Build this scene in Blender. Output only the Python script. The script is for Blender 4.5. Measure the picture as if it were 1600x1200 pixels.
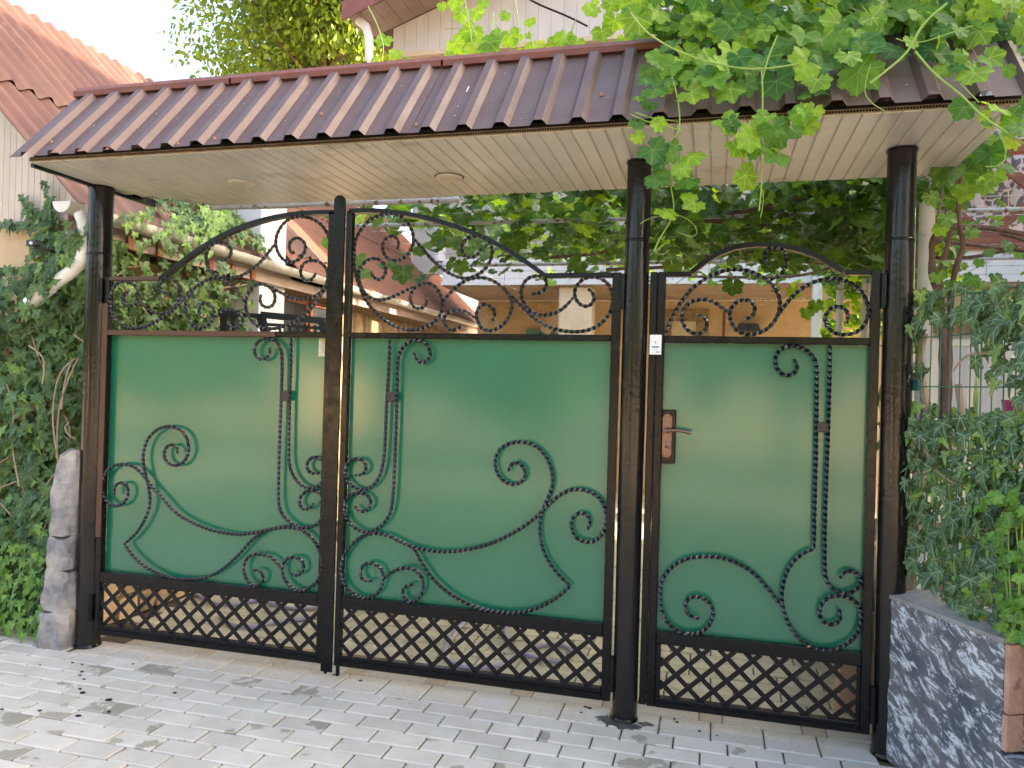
import bpy, math, random
import numpy as np
from mathutils import Vector, Matrix
random.seed(7); rng = np.random.default_rng(7)
PI = math.pi
SC = bpy.context.scene
for o in list(bpy.data.objects): bpy.data.objects.remove(o)
COL = SC.collection

# ------------------------------------------------------------------ camera, sky, sun
FPX = 1200.0
YAW, PIT, ROL = [math.radians(a) for a in (14.7006, 0.24325, 1.61771)]
CAM = np.array([0.0, -3.45, 1.47])
_cy, _sy, _cp, _sp = math.cos(YAW), math.sin(YAW), math.cos(PIT), math.sin(PIT)
_F = np.array([-_sy*_cp, _cy*_cp, _sp]); _R0 = np.array([_cy, _sy, 0.0]); _U0 = np.cross(_R0, _F)
_c, _s = math.cos(ROL), math.sin(ROL)
_R = _c*_R0 + _s*_U0; _U = -_s*_R0 + _c*_U0
cam = bpy.data.objects.new('camera', bpy.data.cameras.new('camera')); COL.objects.link(cam)
cam.data.sensor_width = 36; cam.data.lens = FPX/1600*36; cam.data.clip_end = 500; cam.data.clip_start = .05
cam.matrix_world = Matrix(((_R[0], _U[0], -_F[0], CAM[0]), (_R[1], _U[1], -_F[1], CAM[1]), (_R[2], _U[2], -_F[2], CAM[2]), (0, 0, 0, 1)))
SC.camera = cam
SUN_AZ = (0.955, 0.30)      # towards the sun, from the right and a little behind the gate
SUN_EL = 24
W = bpy.data.worlds.new('World'); SC.world = W; W.use_nodes = True
nt = W.node_tree; nt.nodes.clear()
wo = nt.nodes.new('ShaderNodeOutputWorld'); bg = nt.nodes.new('ShaderNodeBackground'); sk = nt.nodes.new('ShaderNodeTexSky')
sk.sky_type = 'NISHITA'; sk.sun_disc = False; sk.sun_elevation = math.radians(SUN_EL)
sk.sun_rotation = math.atan2(SUN_AZ[0], SUN_AZ[1]); sk.dust_density = 9.0; sk.air_density = 1.0; sk.ozone_density = 0.3
bg.inputs['Strength'].default_value = 0.15
nt.links.new(sk.outputs[0], bg.inputs[0]); nt.links.new(bg.outputs[0], wo.inputs[0])
sl = bpy.data.lights.new('sun', 'SUN'); sl.energy = 4.2; sl.angle = math.radians(0.6); sl.color = (1.0, 0.80, 0.56)
so = bpy.data.objects.new('sun', sl); COL.objects.link(so)
_sd = Vector((SUN_AZ[0]*math.cos(math.radians(SUN_EL)), SUN_AZ[1]*math.cos(math.radians(SUN_EL)), math.sin(math.radians(SUN_EL)))).normalized()
so.rotation_euler = _sd.to_track_quat('Z', 'Y').to_euler()
SC.view_settings.view_transform = 'Standard'; SC.view_settings.look = 'None'
SC.view_settings.gamma = 1; SC.view_settings.use_curve_mapping = False
SC.view_settings.exposure = 2.85
SC.render.engine = 'CYCLES'
SC.cycles.max_bounces = 8; SC.cycles.transparent_max_bounces = 8; SC.cycles.transmission_bounces = 6

# ------------------------------------------------------------------ measuring helpers (a sight line met with a real plane)
def ray(x, y): return _F + _R*(x-800)/FPX - _U*(y-600)/FPX
def PY(x, y, Y): d = ray(x, y); return CAM + d*(Y-CAM[1])/d[1]
def PX(x, y, X): d = ray(x, y); return CAM + d*(X-CAM[0])/d[0]
def PZ(x, y, Z): d = ray(x, y); return CAM + d*(Z-CAM[2])/d[2]
def PP(x, y, p0, n):
    d = ray(x, y); p0 = np.array(p0); n = np.array(n); return CAM + d*(np.dot(p0-CAM, n)/np.dot(d, n))
def pix(p):
    v = np.array(p)-CAM; z = v@_F
    return (800+FPX*(v@_R)/z, 600-FPX*(v@_U)/z, z)

# ------------------------------------------------------------------ objects
def tag(o, label=None, cat=None, group=None, kind=None):
    if label: o['label'] = label
    if cat: o['category'] = cat
    if group: o['group'] = group
    if kind: o['kind'] = kind
    return o
def empty(name, loc=(0, 0, 0)):
    o = bpy.data.objects.new(name, None); COL.objects.link(o); o.location = loc; o.empty_display_size = .1
    return o
def thing(name, label, cat, loc=(0, 0, 0), group=None):
    return tag(empty(name, loc), label, cat, group)
def link(name, me, parent=None, loc=None):
    o = bpy.data.objects.new(name, me); COL.objects.link(o)
    if parent is not None:
        o.parent = parent
        bl = base_loc(parent)
        o.location = (Vector(loc) if loc is not None else Vector((0, 0, 0))) - bl
    elif loc is not None: o.location = loc
    return o
def base_loc(o):
    v = Vector((0, 0, 0))
    while o is not None: v += o.location; o = o.parent
    return v

class MB:
    def __init__(s): s.v = []; s.f = []
    def add(s, vs, fs):
        n = len(s.v); s.v += [tuple(map(float, v)) for v in vs]; s.f += [tuple(i+n for i in f) for f in fs]; return s
    def box(s, x0, x1, y0, y1, z0, z1):
        return s.add([(x0,y0,z0),(x1,y0,z0),(x1,y1,z0),(x0,y1,z0),(x0,y0,z1),(x1,y0,z1),(x1,y1,z1),(x0,y1,z1)],
                     [(0,3,2,1),(4,5,6,7),(0,1,5,4),(1,2,6,5),(2,3,7,6),(3,0,4,7)])
    def cbox(s, x0, x1, y0, y1, z0, z1, c=.004):
        c = min(c, abs(x1-x0)*.45, abs(y1-y0)*.45, abs(z1-z0)*.45)
        vs = []; idx = {}
        X = (x0, x1); Y = (y0, y1); Z = (z0, z1)
        for i in (0, 1):
            for j in (0, 1):
                for k in (0, 1):
                    sx, sy, sz = (1-2*i)*c, (1-2*j)*c, (1-2*k)*c
                    for a, p in (('x', (X[i], Y[j]+sy, Z[k]+sz)), ('y', (X[i]+sx, Y[j], Z[k]+sz)), ('z', (X[i]+sx, Y[j]+sy, Z[k]))):
                        idx[(i, j, k, a)] = len(vs); vs.append(p)
        g = lambda i, j, k, a: idx[(i, j, k, a)]
        fs = []
        for i in (0, 1):
            q = [g(i,0,0,'x'), g(i,1,0,'x'), g(i,1,1,'x'), g(i,0,1,'x')]; fs.append(q if i else q[::-1])
            q = [g(0,i,0,'y'), g(0,i,1,'y'), g(1,i,1,'y'), g(1,i,0,'y')]; fs.append(q if i else q[::-1])
            q = [g(0,0,i,'z'), g(1,0,i,'z'), g(1,1,i,'z'), g(0,1,i,'z')]; fs.append(q if i else q[::-1])
            for j in (0, 1):
                q = [g(0,i,j,'y'), g(1,i,j,'y'), g(1,i,j,'z'), g(0,i,j,'z')]; fs.append(q if (i == j) else q[::-1])
                q = [g(i,0,j,'x'), g(i,1,j,'x'), g(i,1,j,'z'), g(i,0,j,'z')]; fs.append(q if (i != j) else q[::-1])
                q = [g(i,j,0,'x'), g(i,j,1,'x'), g(i,j,1,'y'), g(i,j,0,'y')]; fs.append(q if (i == j) else q[::-1])
                for k in (0, 1):
                    q = [g(i,j,k,'x'), g(i,j,k,'y'), g(i,j,k,'z')]; fs.append(q if (i+j+k) % 2 else q[::-1])
        return s.add(vs, fs)
    def prism(s, pts, axis, a, b):
        """polygon in the two other axes, extruded along axis from a to b"""
        n = len(pts)
        def mk(p, t):
            return {'x': (t, p[0], p[1]), 'y': (p[0], t, p[1]), 'z': (p[0], p[1], t)}[axis]
        vs = [mk(p, a) for p in pts]+[mk(p, b) for p in pts]
        fs = [tuple(range(n))[::-1], tuple(range(n, 2*n))]+[(i, (i+1) % n, n+(i+1) % n, n+i) for i in range(n)]
        return s.add(vs, fs)
    def obox(s, p0, p1, w, h, up=(0, 0, 1)):
        """bar from p0 to p1, width w (sideways) and height h (along up)"""
        p0 = Vector(p0); p1 = Vector(p1); d = (p1-p0).normalized(); u = Vector(up)
        u = (u-d*u.dot(d)).normalized(); sd = d.cross(u)
        vs = []
        for p in (p0, p1):
            for a, b in ((-1,-1),(1,-1),(1,1),(-1,1)): vs.append(p+sd*(a*w/2)+u*(b*h/2))
        return s.add(vs, [(0,1,2,3),(7,6,5,4),(0,4,5,1),(1,5,6,2),(2,6,7,3),(3,7,4,0)])
    def tube(s, pts, r, n=10, caps=True):
        P = [Vector(p) for p in pts]; m = len(P)
        R = r if hasattr(r, '__len__') else [r]*m
        up = None; rings = []
        for i in range(m):
            t = (P[min(i+1, m-1)]-P[max(i-1, 0)]).normalized()
            if up is None:
                up = Vector((0, 0, 1)) if abs(t.z) < .9 else Vector((1, 0, 0))
            up = (up-t*up.dot(t)).normalized(); sd = t.cross(up)
            rings.append([P[i]+(up*math.cos(2*PI*k/n)+sd*math.sin(2*PI*k/n))*R[i] for k in range(n)])
        vs = [v for r_ in rings for v in r_]; fs = []
        for i in range(m-1):
            for k in range(n): fs.append((i*n+k, i*n+(k+1) % n, (i+1)*n+(k+1) % n, (i+1)*n+k))
        if caps: fs += [tuple(range(n))[::-1], tuple((m-1)*n+k for k in range(n))]
        return s.add(vs, fs)
    def lathe(s, prof, cx, cy, n=24, axis='z'):
        vs = []
        for r, z in prof:
            for k in range(n):
                a, b = r*math.cos(2*PI*k/n), r*math.sin(2*PI*k/n)
                vs.append((cx+a, cy+b, z) if axis == 'z' else (cx+a, z, cy+b))
        fs = [(i*n+k, i*n+(k+1) % n, (i+1)*n+(k+1) % n, (i+1)*n+k) for i in range(len(prof)-1) for k in range(n)]
        fs += [tuple(range(n))[::-1], tuple((len(prof)-1)*n+k for k in range(n))]
        return s.add(vs, fs)
    def mesh(s, name, mat=None, smooth=False):
        me = bpy.data.meshes.new(name); me.from_pydata(s.v, [], s.f)
        if mat: me.materials.append(mat)
        if smooth: me.shade_smooth(); me.set_sharp_from_angle(angle=math.radians(38))
        me.update(); return me
    def build(s, name, mat=None, parent=None, smooth=False):
        o = link(name, s.mesh(name, mat, smooth), parent)
        if parent is not None: o.location = -base_loc(parent)
        return o
    def place(s, name, mat, parent=None, smooth=False):
        """origin moved to the piece's own middle"""
        a = np.array(s.v); c = (a.min(0)+a.max(0))/2
        s.v = [tuple(v) for v in (a-c)]
        return link(name, s.mesh(name, mat, smooth), parent, c)

# ------------------------------------------------------------------ materials
def mat(name, c1, c2=None, scale=4, rough=.6, rough2=None, bump=0, bscale=60, metal=0, spec=.5, coat=0, detail=6,
        objrand=0, stretch=None, ior=None, c3=None, s3=2.0, t3=(.55, .62), coatr=.1, hue=0, ramp=(.35, .65), objstain=False):
    m = bpy.data.materials.new(name); m.use_nodes = True; t = m.node_tree; N = t.nodes; L = t.links
    b = N['Principled BSDF']
    b.inputs['Roughness'].default_value = rough; b.inputs['Metallic'].default_value = metal
    b.inputs['Specular IOR Level'].default_value = spec; b.inputs['Coat Weight'].default_value = coat; b.inputs['Coat Roughness'].default_value = coatr
    if ior: b.inputs['IOR'].default_value = ior
    geo = N.new('ShaderNodeNewGeometry'); vec = geo.outputs['Position']
    if stretch:
        mp = N.new('ShaderNodeMapping'); mp.inputs['Scale'].default_value = stretch; L.new(vec, mp.inputs[0]); vec = mp.outputs[0]
    c2 = c2 or c1
    n1 = N.new('ShaderNodeTexNoise'); n1.inputs['Scale'].default_value = scale; n1.inputs['Detail'].default_value = detail; n1.inputs['Roughness'].default_value = .6
    L.new(vec, n1.inputs['Vector'])
    cr = N.new('ShaderNodeValToRGB'); cr.color_ramp.elements[0].position = ramp[0]; cr.color_ramp.elements[1].position = ramp[1]
    cr.color_ramp.elements[0].color = (*c1, 1); cr.color_ramp.elements[1].color = (*c2, 1)
    L.new(n1.outputs['Fac'], cr.inputs[0]); col = cr.outputs[0]
    if c3:
        n3 = N.new('ShaderNodeTexNoise'); n3.inputs['Scale'].default_value = s3; n3.inputs['Detail'].default_value = 8; n3.inputs['Roughness'].default_value = .55
        if objstain:
            o3 = N.new('ShaderNodeObjectInfo'); m3 = N.new('ShaderNodeVectorMath'); m3.operation = 'ADD'; k3 = N.new('ShaderNodeMath'); k3.operation = 'MULTIPLY'; k3.inputs[1].default_value = 60
            L.new(o3.outputs['Random'], k3.inputs[0]); L.new(vec, m3.inputs[0]); L.new(k3.outputs[0], m3.inputs[1]); L.new(m3.outputs[0], n3.inputs['Vector'])
        else: L.new(vec, n3.inputs['Vector'])
        r3 = N.new('ShaderNodeMapRange'); r3.inputs['From Min'].default_value = t3[0]; r3.inputs['From Max'].default_value = t3[1]
        L.new(n3.outputs['Fac'], r3.inputs['Value'])
        mx = N.new('ShaderNodeMix'); mx.data_type = 'RGBA'; L.new(r3.outputs[0], mx.inputs[0]); L.new(col, mx.inputs[6]); mx.inputs[7].default_value = (*c3, 1)
        col = mx.outputs[2]
    if objrand:
        oi = N.new('ShaderNodeObjectInfo'); mr = N.new('ShaderNodeMapRange')
        mr.inputs['To Min'].default_value = 1-objrand; mr.inputs['To Max'].default_value = 1+objrand
        L.new(oi.outputs['Random'], mr.inputs['Value'])
        hs = N.new('ShaderNodeHueSaturation'); L.new(mr.outputs[0], hs.inputs['Value']); L.new(col, hs.inputs['Color'])
        if hue:
            mh = N.new('ShaderNodeMath'); mh.operation = 'MULTIPLY'; mh.inputs[1].default_value = 7.31; L.new(oi.outputs['Random'], mh.inputs[0])
            mf = N.new('ShaderNodeMath'); mf.operation = 'FRACT'; L.new(mh.outputs[0], mf.inputs[0])
            m2 = N.new('ShaderNodeMapRange'); m2.inputs['To Min'].default_value = .5-hue; m2.inputs['To Max'].default_value = .5+hue
            L.new(mf.outputs[0], m2.inputs['Value']); L.new(m2.outputs[0], hs.inputs['Hue'])
        col = hs.outputs[0]
    L.new(col, b.inputs['Base Color'])
    if rough2 is not None:
        nr = N.new('ShaderNodeTexNoise'); nr.inputs['Scale'].default_value = scale*2.3; nr.inputs['Detail'].default_value = 4; L.new(vec, nr.inputs['Vector'])
        rr = N.new('ShaderNodeMapRange'); rr.inputs['From Min'].default_value = .35; rr.inputs['From Max'].default_value = .65
        rr.inputs['To Min'].default_value = rough; rr.inputs['To Max'].default_value = rough2
        L.new(nr.outputs['Fac'], rr.inputs['Value']); L.new(rr.outputs[0], b.inputs['Roughness'])
    if bump:
        nb = N.new('ShaderNodeTexNoise'); nb.inputs['Scale'].default_value = bscale; nb.inputs['Detail'].default_value = 5; L.new(geo.outputs['Position'], nb.inputs['Vector'])
        bp = N.new('ShaderNodeBump'); bp.inputs['Strength'].default_value = 1; bp.inputs['Distance'].default_value = bump
        L.new(nb.outputs['Fac'], bp.inputs['Height']); L.new(bp.outputs[0], b.inputs['Normal'])
    return m

M_black = mat('black_gloss_paint', (.003, .003, .004), (.006, .0055, .006), scale=9, rough=.16, rough2=.30, bump=.0003, bscale=90, spec=.28)
M_pipe = mat('thick_black_enamel', (.005, .005, .006), (.012, .010, .009), scale=7, rough=.10, rough2=.22, bump=.0014, bscale=34, spec=.4, c3=(.11, .035, .02), s3=3.2, t3=(.66, .76), stretch=(1, 1, .25))  # upright red-brown streaks paint the warm reflections on the posts
M_iron = mat('black_twisted_iron', (.003, .003, .004), (.006, .006, .008), scale=30, rough=.09, spec=.8)
M_lattice = mat('black_strip_paint', (.005, .004, .006), (.010, .008, .010), scale=12, rough=.35, bump=.0004, spec=.3)
M_brownreflection = mat('painted_brown_reflection', (.055, .018, .012), (.075, .026, .018), scale=8, rough=.35, bump=.0005, spec=.5)  # warm street reflection on the black left leaf, put into the colour
M_tie = mat('brown_tie_plate', (.03, .018, .015), rough=.5)
M_bronze = mat('brushed_copper', (.16, .095, .078), (.23, .145, .12), scale=60, rough=.33, metal=.85)
M_white_label = mat('label_paper', (.78, .80, .82), rough=.5)
M_label_ink = mat('blue_ink', (.08, .14, .34), rough=.6)
M_label_grey = mat('grey_ink', (.32, .34, .40), rough=.6)
M_beige_label = mat('aged_label', (.55, .50, .38), (.62, .57, .45), scale=60, rough=.6)
M_label_brown = mat('faded_ink', (.36, .28, .18), rough=.7)

def green_mat():
    m = mat('green_satin_sheet', (.001, .120, .062), (.002, .138, .072), scale=1.6, rough=.38, bump=.0022, bscale=2.6, spec=.5, coat=1.0, coatr=.125)
    m.node_tree.nodes['Principled BSDF'].inputs['Coat IOR'].default_value = 1.52
    return m
M_green = green_mat()

M_roof = mat('brown_profiled_steel', (.086, .051, .045), (.106, .064, .056), scale=3, rough=.42, rough2=.55, bump=.0006, bscale=220, spec=.5, c3=(.13, .085, .08), s3=14, t3=(.64, .74))
M_ridge = mat('red_brown_ridge_steel', (.13, .040, .026), (.165, .055, .036), scale=9, rough=.45, rough2=.6, spec=.4)
M_soffit = mat('grey_beige_pvc_board', (.50, .46, .405), (.55, .51, .455), scale=3, rough=.34, bump=.0008, bscale=18, spec=.5, objrand=.04,
               c3=(.23, .20, .165), s3=3.1, t3=(.58, .72))
M_cell = mat('dirty_board_edge', (.30, .22, .14), (.20, .14, .09), scale=40, rough=.7)
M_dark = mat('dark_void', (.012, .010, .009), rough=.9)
M_lens = mat('frosted_lamp_lens', (.46, .40, .31), rough=.35)
M_lampring = mat('cream_lamp_ring', (.52, .47, .39), rough=.35)
M_screw = mat('rusty_screw_head', (.30, .13, .07), (.4, .22, .15), scale=80, rough=.6)
M_drop = mat('bird_dropping', (.62, .58, .56), rough=.8)

M_onduline = mat('brown_wave_sheet', (.085, .040, .032), (.120, .058, .044), scale=2.2, rough=.5, rough2=.62, bump=.001, bscale=90, spec=.4, c3=(.14, .08, .065), s3=5, t3=(.58, .7))
M_farroof = mat('brown_far_roof', (.17, .075, .048), (.21, .095, .062), scale=3, rough=.55, spec=.3)
M_clad = mat('cream_cladding_board', (.50, .42, .35), (.56, .48, .41), scale=3, rough=.5, objrand=.03, stretch=(1, 1, .3))
M_plaster = mat('ochre_plaster', (.52, .38, .24), (.60, .46, .30), scale=2.5, rough=.9, bump=.006, bscale=35, c3=(.36, .28, .22), s3=2.5, t3=(.56, .66))
M_bark = mat('bark_beetle_plaster', (.54, .38, .22), (.62, .46, .28), scale=5, rough=.9, bump=.01, bscale=28)
M_white = mat('white_painted_metal', (.70, .71, .72), (.62, .63, .64), scale=3, rough=.4)
M_whitepvc = mat('white_pvc_pipe', (.74, .73, .70), (.66, .64, .60), scale=6, rough=.35)
M_gutter = mat('weathered_grey_gutter', (.55, .54, .51), (.40, .39, .36), scale=6, rough=.4, c3=(.25, .24, .21), s3=6, t3=(.56, .7))
M_siding = mat('white_wood_siding', (.56, .53, .52), (.63, .60, .59), scale=5, rough=.5, stretch=(1, 1, .12), objrand=.03)
M_soffit2 = mat('brown_eave_board', (.30, .22, .19), (.36, .27, .24), scale=5, rough=.6, objrand=.05)
M_fascia = mat('red_brown_fascia', (.17, .05, .04), (.21, .07, .055), scale=8, rough=.4)
M_wood = mat('red_varnished_wood', (.16, .050, .028), (.27, .095, .050), scale=3, rough=.4, stretch=(.4, 3, 6), bump=.0008)
M_brownceil = mat('brown_porch_ceiling', (.28, .21, .16), (.32, .25, .20), scale=3, rough=.7)
M_glass = mat('dark_window_glass', (.03, .035, .04), rough=.06, spec=.7)
M_curtain = mat('pale_curtain', (.60, .62, .68), (.48, .50, .57), scale=3, rough=.8, stretch=(12, 12, .5))
M_greendoor = mat('green_door_paint', (.10, .24, .17), (.12, .28, .20), scale=6, rough=.4)
M_cream = mat('cream_render', (.58, .47, .33), (.64, .53, .38), scale=6, rough=.85, bump=.003, bscale=30)
M_relief = mat('brown_relief_block', (.20, .13, .07), (.36, .26, .15), scale=14, rough=.8, bump=.012, bscale=22, objrand=.18)
M_galv = mat('galvanised_pipe_flaking', (.42, .43, .46), (.34, .34, .36), scale=8, rough=.35, c3=(.10, .055, .04), s3=26, t3=(.56, .60))
M_oldwhite = mat('old_white_pole_paint', (.52, .50, .46), (.42, .39, .34), scale=6, rough=.6, c3=(.20, .13, .08), s3=16, t3=(.62, .66))
M_bluesteel = mat('dark_blue_black_steel', (.020, .022, .027), (.03, .032, .037), scale=8, rough=.4)
M_hose = mat('lavender_hose', (.36, .34, .56), (.42, .40, .60), scale=8, rough=.35)
M_fence = mat('green_coated_wire', (.030, .115, .095), (.045, .15, .125), scale=20, rough=.4)
M_fence_chip = mat('zinc_wire', (.38, .42, .42), rough=.4, metal=.3)
M_pot = mat('magenta_pot', (.35, .012, .12), rough=.4)
M_woodbark = mat('vine_bark', (.085, .048, .034), (.17, .10, .075), scale=30, rough=.9, bump=.006, bscale=60, stretch=(1, 1, .25))
M_ivybark = mat('pale_ivy_stem', (.28, .20, .14), (.38, .29, .21), scale=20, rough=.85, bump=.003, bscale=60, stretch=(1, 1, .3))
M_stemgreen = mat('green_stem', (.20, .32, .05), (.26, .36, .07), scale=10, rough=.5)
M_stembrown = mat('woody_runner', (.16, .12, .05), (.22, .2, .07), scale=10, rough=.6)
M_grapes = mat('unripe_grape', (.10, .17, .03), (.16, .24, .05), scale=20, rough=.35)

M_paver = mat('grey_concrete_paver', (.52, .475, .415), (.60, .555, .49), scale=6, rough=.62, rough2=.78, bump=.0012, bscale=150, spec=.4, objrand=.10, hue=.008,
              c3=(.33, .30, .245), s3=2.9, t3=(.598, .612), objstain=True)
M_slab = mat('sandy_threshold_slab', (.46, .41, .345), (.56, .51, .44), scale=60, rough=.85, bump=.0015, bscale=170, objrand=.05, c3=(.52, .50, .47), s3=2.5, t3=(.5, .66))
M_insert = mat('beige_insert_paver', (.44, .37, .28), (.49, .42, .33), scale=30, rough=.85, bump=.0012, bscale=150, objrand=.07)
M_yard = mat('yellow_grey_yard_paver', (.56, .51, .37), (.64, .59, .45), scale=18, rough=.85, bump=.001, bscale=120, objrand=.09, c3=(.42, .38, .28), s3=2, t3=(.55, .7))
M_joint = mat('sand_joint', (.07, .050, .030), (.13, .095, .06), scale=25, rough=.95, bump=.002)
M_soil = mat('dark_soil', (.07, .05, .035), (.12, .09, .06), scale=18, rough=.95, bump=.01, bscale=40)
M_ground = mat('dusty_ground', (.30, .25, .18), (.38, .32, .24), scale=.6, rough=.95)
M_road = mat('sunlit_dusty_road', (.32, .28, .205), (.40, .35, .265), scale=1.5, rough=.95, bump=.003, bscale=40)
M_fleck = mat('black_paint_spot', (.012, .012, .014), rough=.35)
M_splash = mat('thin_black_paint_smear', (.03, .03, .033), (.10, .10, .10), scale=14, rough=.45)
M_rock = mat('grey_brown_rock', (.15, .15, .17), (.40, .37, .35), scale=9, rough=.7, bump=.014, bscale=24, c3=(.40, .34, .27), s3=4, t3=(.55, .68))
M_mortar = mat('cement_mortar', (.30, .29, .28), (.22, .21, .21), scale=8, rough=.85, bump=.008, bscale=25)
M_stonewarm = mat('warm_wall_stone', (.44, .29, .18), (.55, .42, .30), scale=6, rough=.85, bump=.008, bscale=20, objrand=.3, hue=.02)
M_pink = mat('pink_granite_edge', (.42, .23, .16), (.52, .32, .24), scale=22, rough=.75, bump=.004, bscale=50, c3=(.25, .13, .10), s3=9, t3=(.6, .66))

def painted_stone():
    """dark blue-grey brushed paint with white dry-brush strokes that lean down to the right"""
    m = bpy.data.materials.new('dry_brushed_stone_paint'); m.use_nodes = True; t = m.node_tree; N = t.nodes; L = t.links; b = N['Principled BSDF']
    geo = N.new('ShaderNodeNewGeometry'); rt = N.new('ShaderNodeMapping'); rt.vector_type = 'POINT'
    rt.inputs['Rotation'].default_value = (math.radians(-33), 0, math.radians(-64)); L.new(geo.outputs['Position'], rt.inputs[0])
    mp = N.new('ShaderNodeMapping'); mp.inputs['Scale'].default_value = (1.7, 1.0, 4.2); 
    rt.inputs['Rotation'].default_value = (0, 0, math.radians(64))
    r2 = N.new('ShaderNodeMapping'); r2.inputs['Rotation'].default_value = (0, math.radians(-30), 0); L.new(rt.outputs[0], r2.inputs[0]); L.new(r2.outputs[0], mp.inputs[0])
    n1 = N.new('ShaderNodeTexNoise'); n1.inputs['Scale'].default_value = 8.5; n1.inputs['Detail'].default_value = 12; n1.inputs['Roughness'].default_value = .78; n1.inputs['Distortion'].default_value = .5; L.new(mp.outputs[0], n1.inputs['Vector'])
    r = N.new('ShaderNodeMapRange'); r.inputs['From Min'].default_value = .515; r.inputs['From Max'].default_value = .56; L.new(n1.outputs['Fac'], r.inputs['Value'])
    n2 = N.new('ShaderNodeTexNoise'); n2.inputs['Scale'].default_value = 6; n2.inputs['Detail'].default_value = 5; L.new(geo.outputs['Position'], n2.inputs['Vector'])
    cr = N.new('ShaderNodeValToRGB'); e = cr.color_ramp.elements; e[0].position = .35; e[0].color = (.075, .085, .115, 1); e[1].position = .68; e[1].color = (.17, .17, .18, 1); L.new(n2.outputs['Fac'], cr.inputs[0])
    mx = N.new('ShaderNodeMix'); mx.data_type = 'RGBA'; L.new(r.outputs[0], mx.inputs[0]); L.new(cr.outputs[0], mx.inputs[6]); mx.inputs[7].default_value = (.60, .63, .68, 1)
    L.new(mx.outputs[2], b.inputs['Base Color']); b.inputs['Roughness'].default_value = .55
    bp = N.new('ShaderNodeBump'); bp.inputs['Distance'].default_value = .006; L.new(n1.outputs['Fac'], bp.inputs['Height']); L.new(bp.outputs[0], b.inputs['Normal'])
    return m
M_paintstone = painted_stone()

def lace_mat():
    m = bpy.data.materials.new('scroll_pattern_lace'); m.use_nodes = True; t = m.node_tree; N = t.nodes; L = t.links; b = N['Principled BSDF']
    geo = N.new('ShaderNodeNewGeometry')
    n0 = N.new('ShaderNodeTexNoise'); n0.inputs['Scale'].default_value = 5; n0.inputs['Detail'].default_value = 1; L.new(geo.outputs['Position'], n0.inputs['Vector'])
    w = N.new('ShaderNodeMath'); w.operation = 'MULTIPLY'; w.inputs[1].default_value = 22; L.new(n0.outputs['Fac'], w.inputs[0])
    sn = N.new('ShaderNodeMath'); sn.operation = 'SINE'; L.new(w.outputs[0], sn.inputs[0])
    v = N.new('ShaderNodeTexVoronoi'); v.feature = 'DISTANCE_TO_EDGE'; v.inputs['Scale'].default_value = 7; L.new(geo.outputs['Position'], v.inputs['Vector'])
    r = N.new('ShaderNodeMapRange'); r.inputs['From Min'].default_value = .15; r.inputs['From Max'].default_value = .55; L.new(sn.outputs[0], r.inputs['Value'])
    r2 = N.new('ShaderNodeMapRange'); r2.inputs['From Min'].default_value = .05; r2.inputs['From Max'].default_value = .08; r2.inputs['To Min'].default_value = 1; r2.inputs['To Max'].default_value = 0; L.new(v.outputs['Distance'], r2.inputs['Value'])
    mm = N.new('ShaderNodeMath'); mm.operation = 'MAXIMUM'; L.new(r.outputs[0], mm.inputs[0]); L.new(r2.outputs[0], mm.inputs[1])
    mx = N.new('ShaderNodeMix'); mx.data_type = 'RGBA'; L.new(mm.outputs[0], mx.inputs[0]); mx.inputs[6].default_value = (.13, .14, .15, 1); mx.inputs[7].default_value = (.55, .56, .54, 1)
    L.new(mx.outputs[2], b.inputs['Base Color']); b.inputs['Roughness'].default_value = .8
    return m
M_lace = lace_mat()

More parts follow.
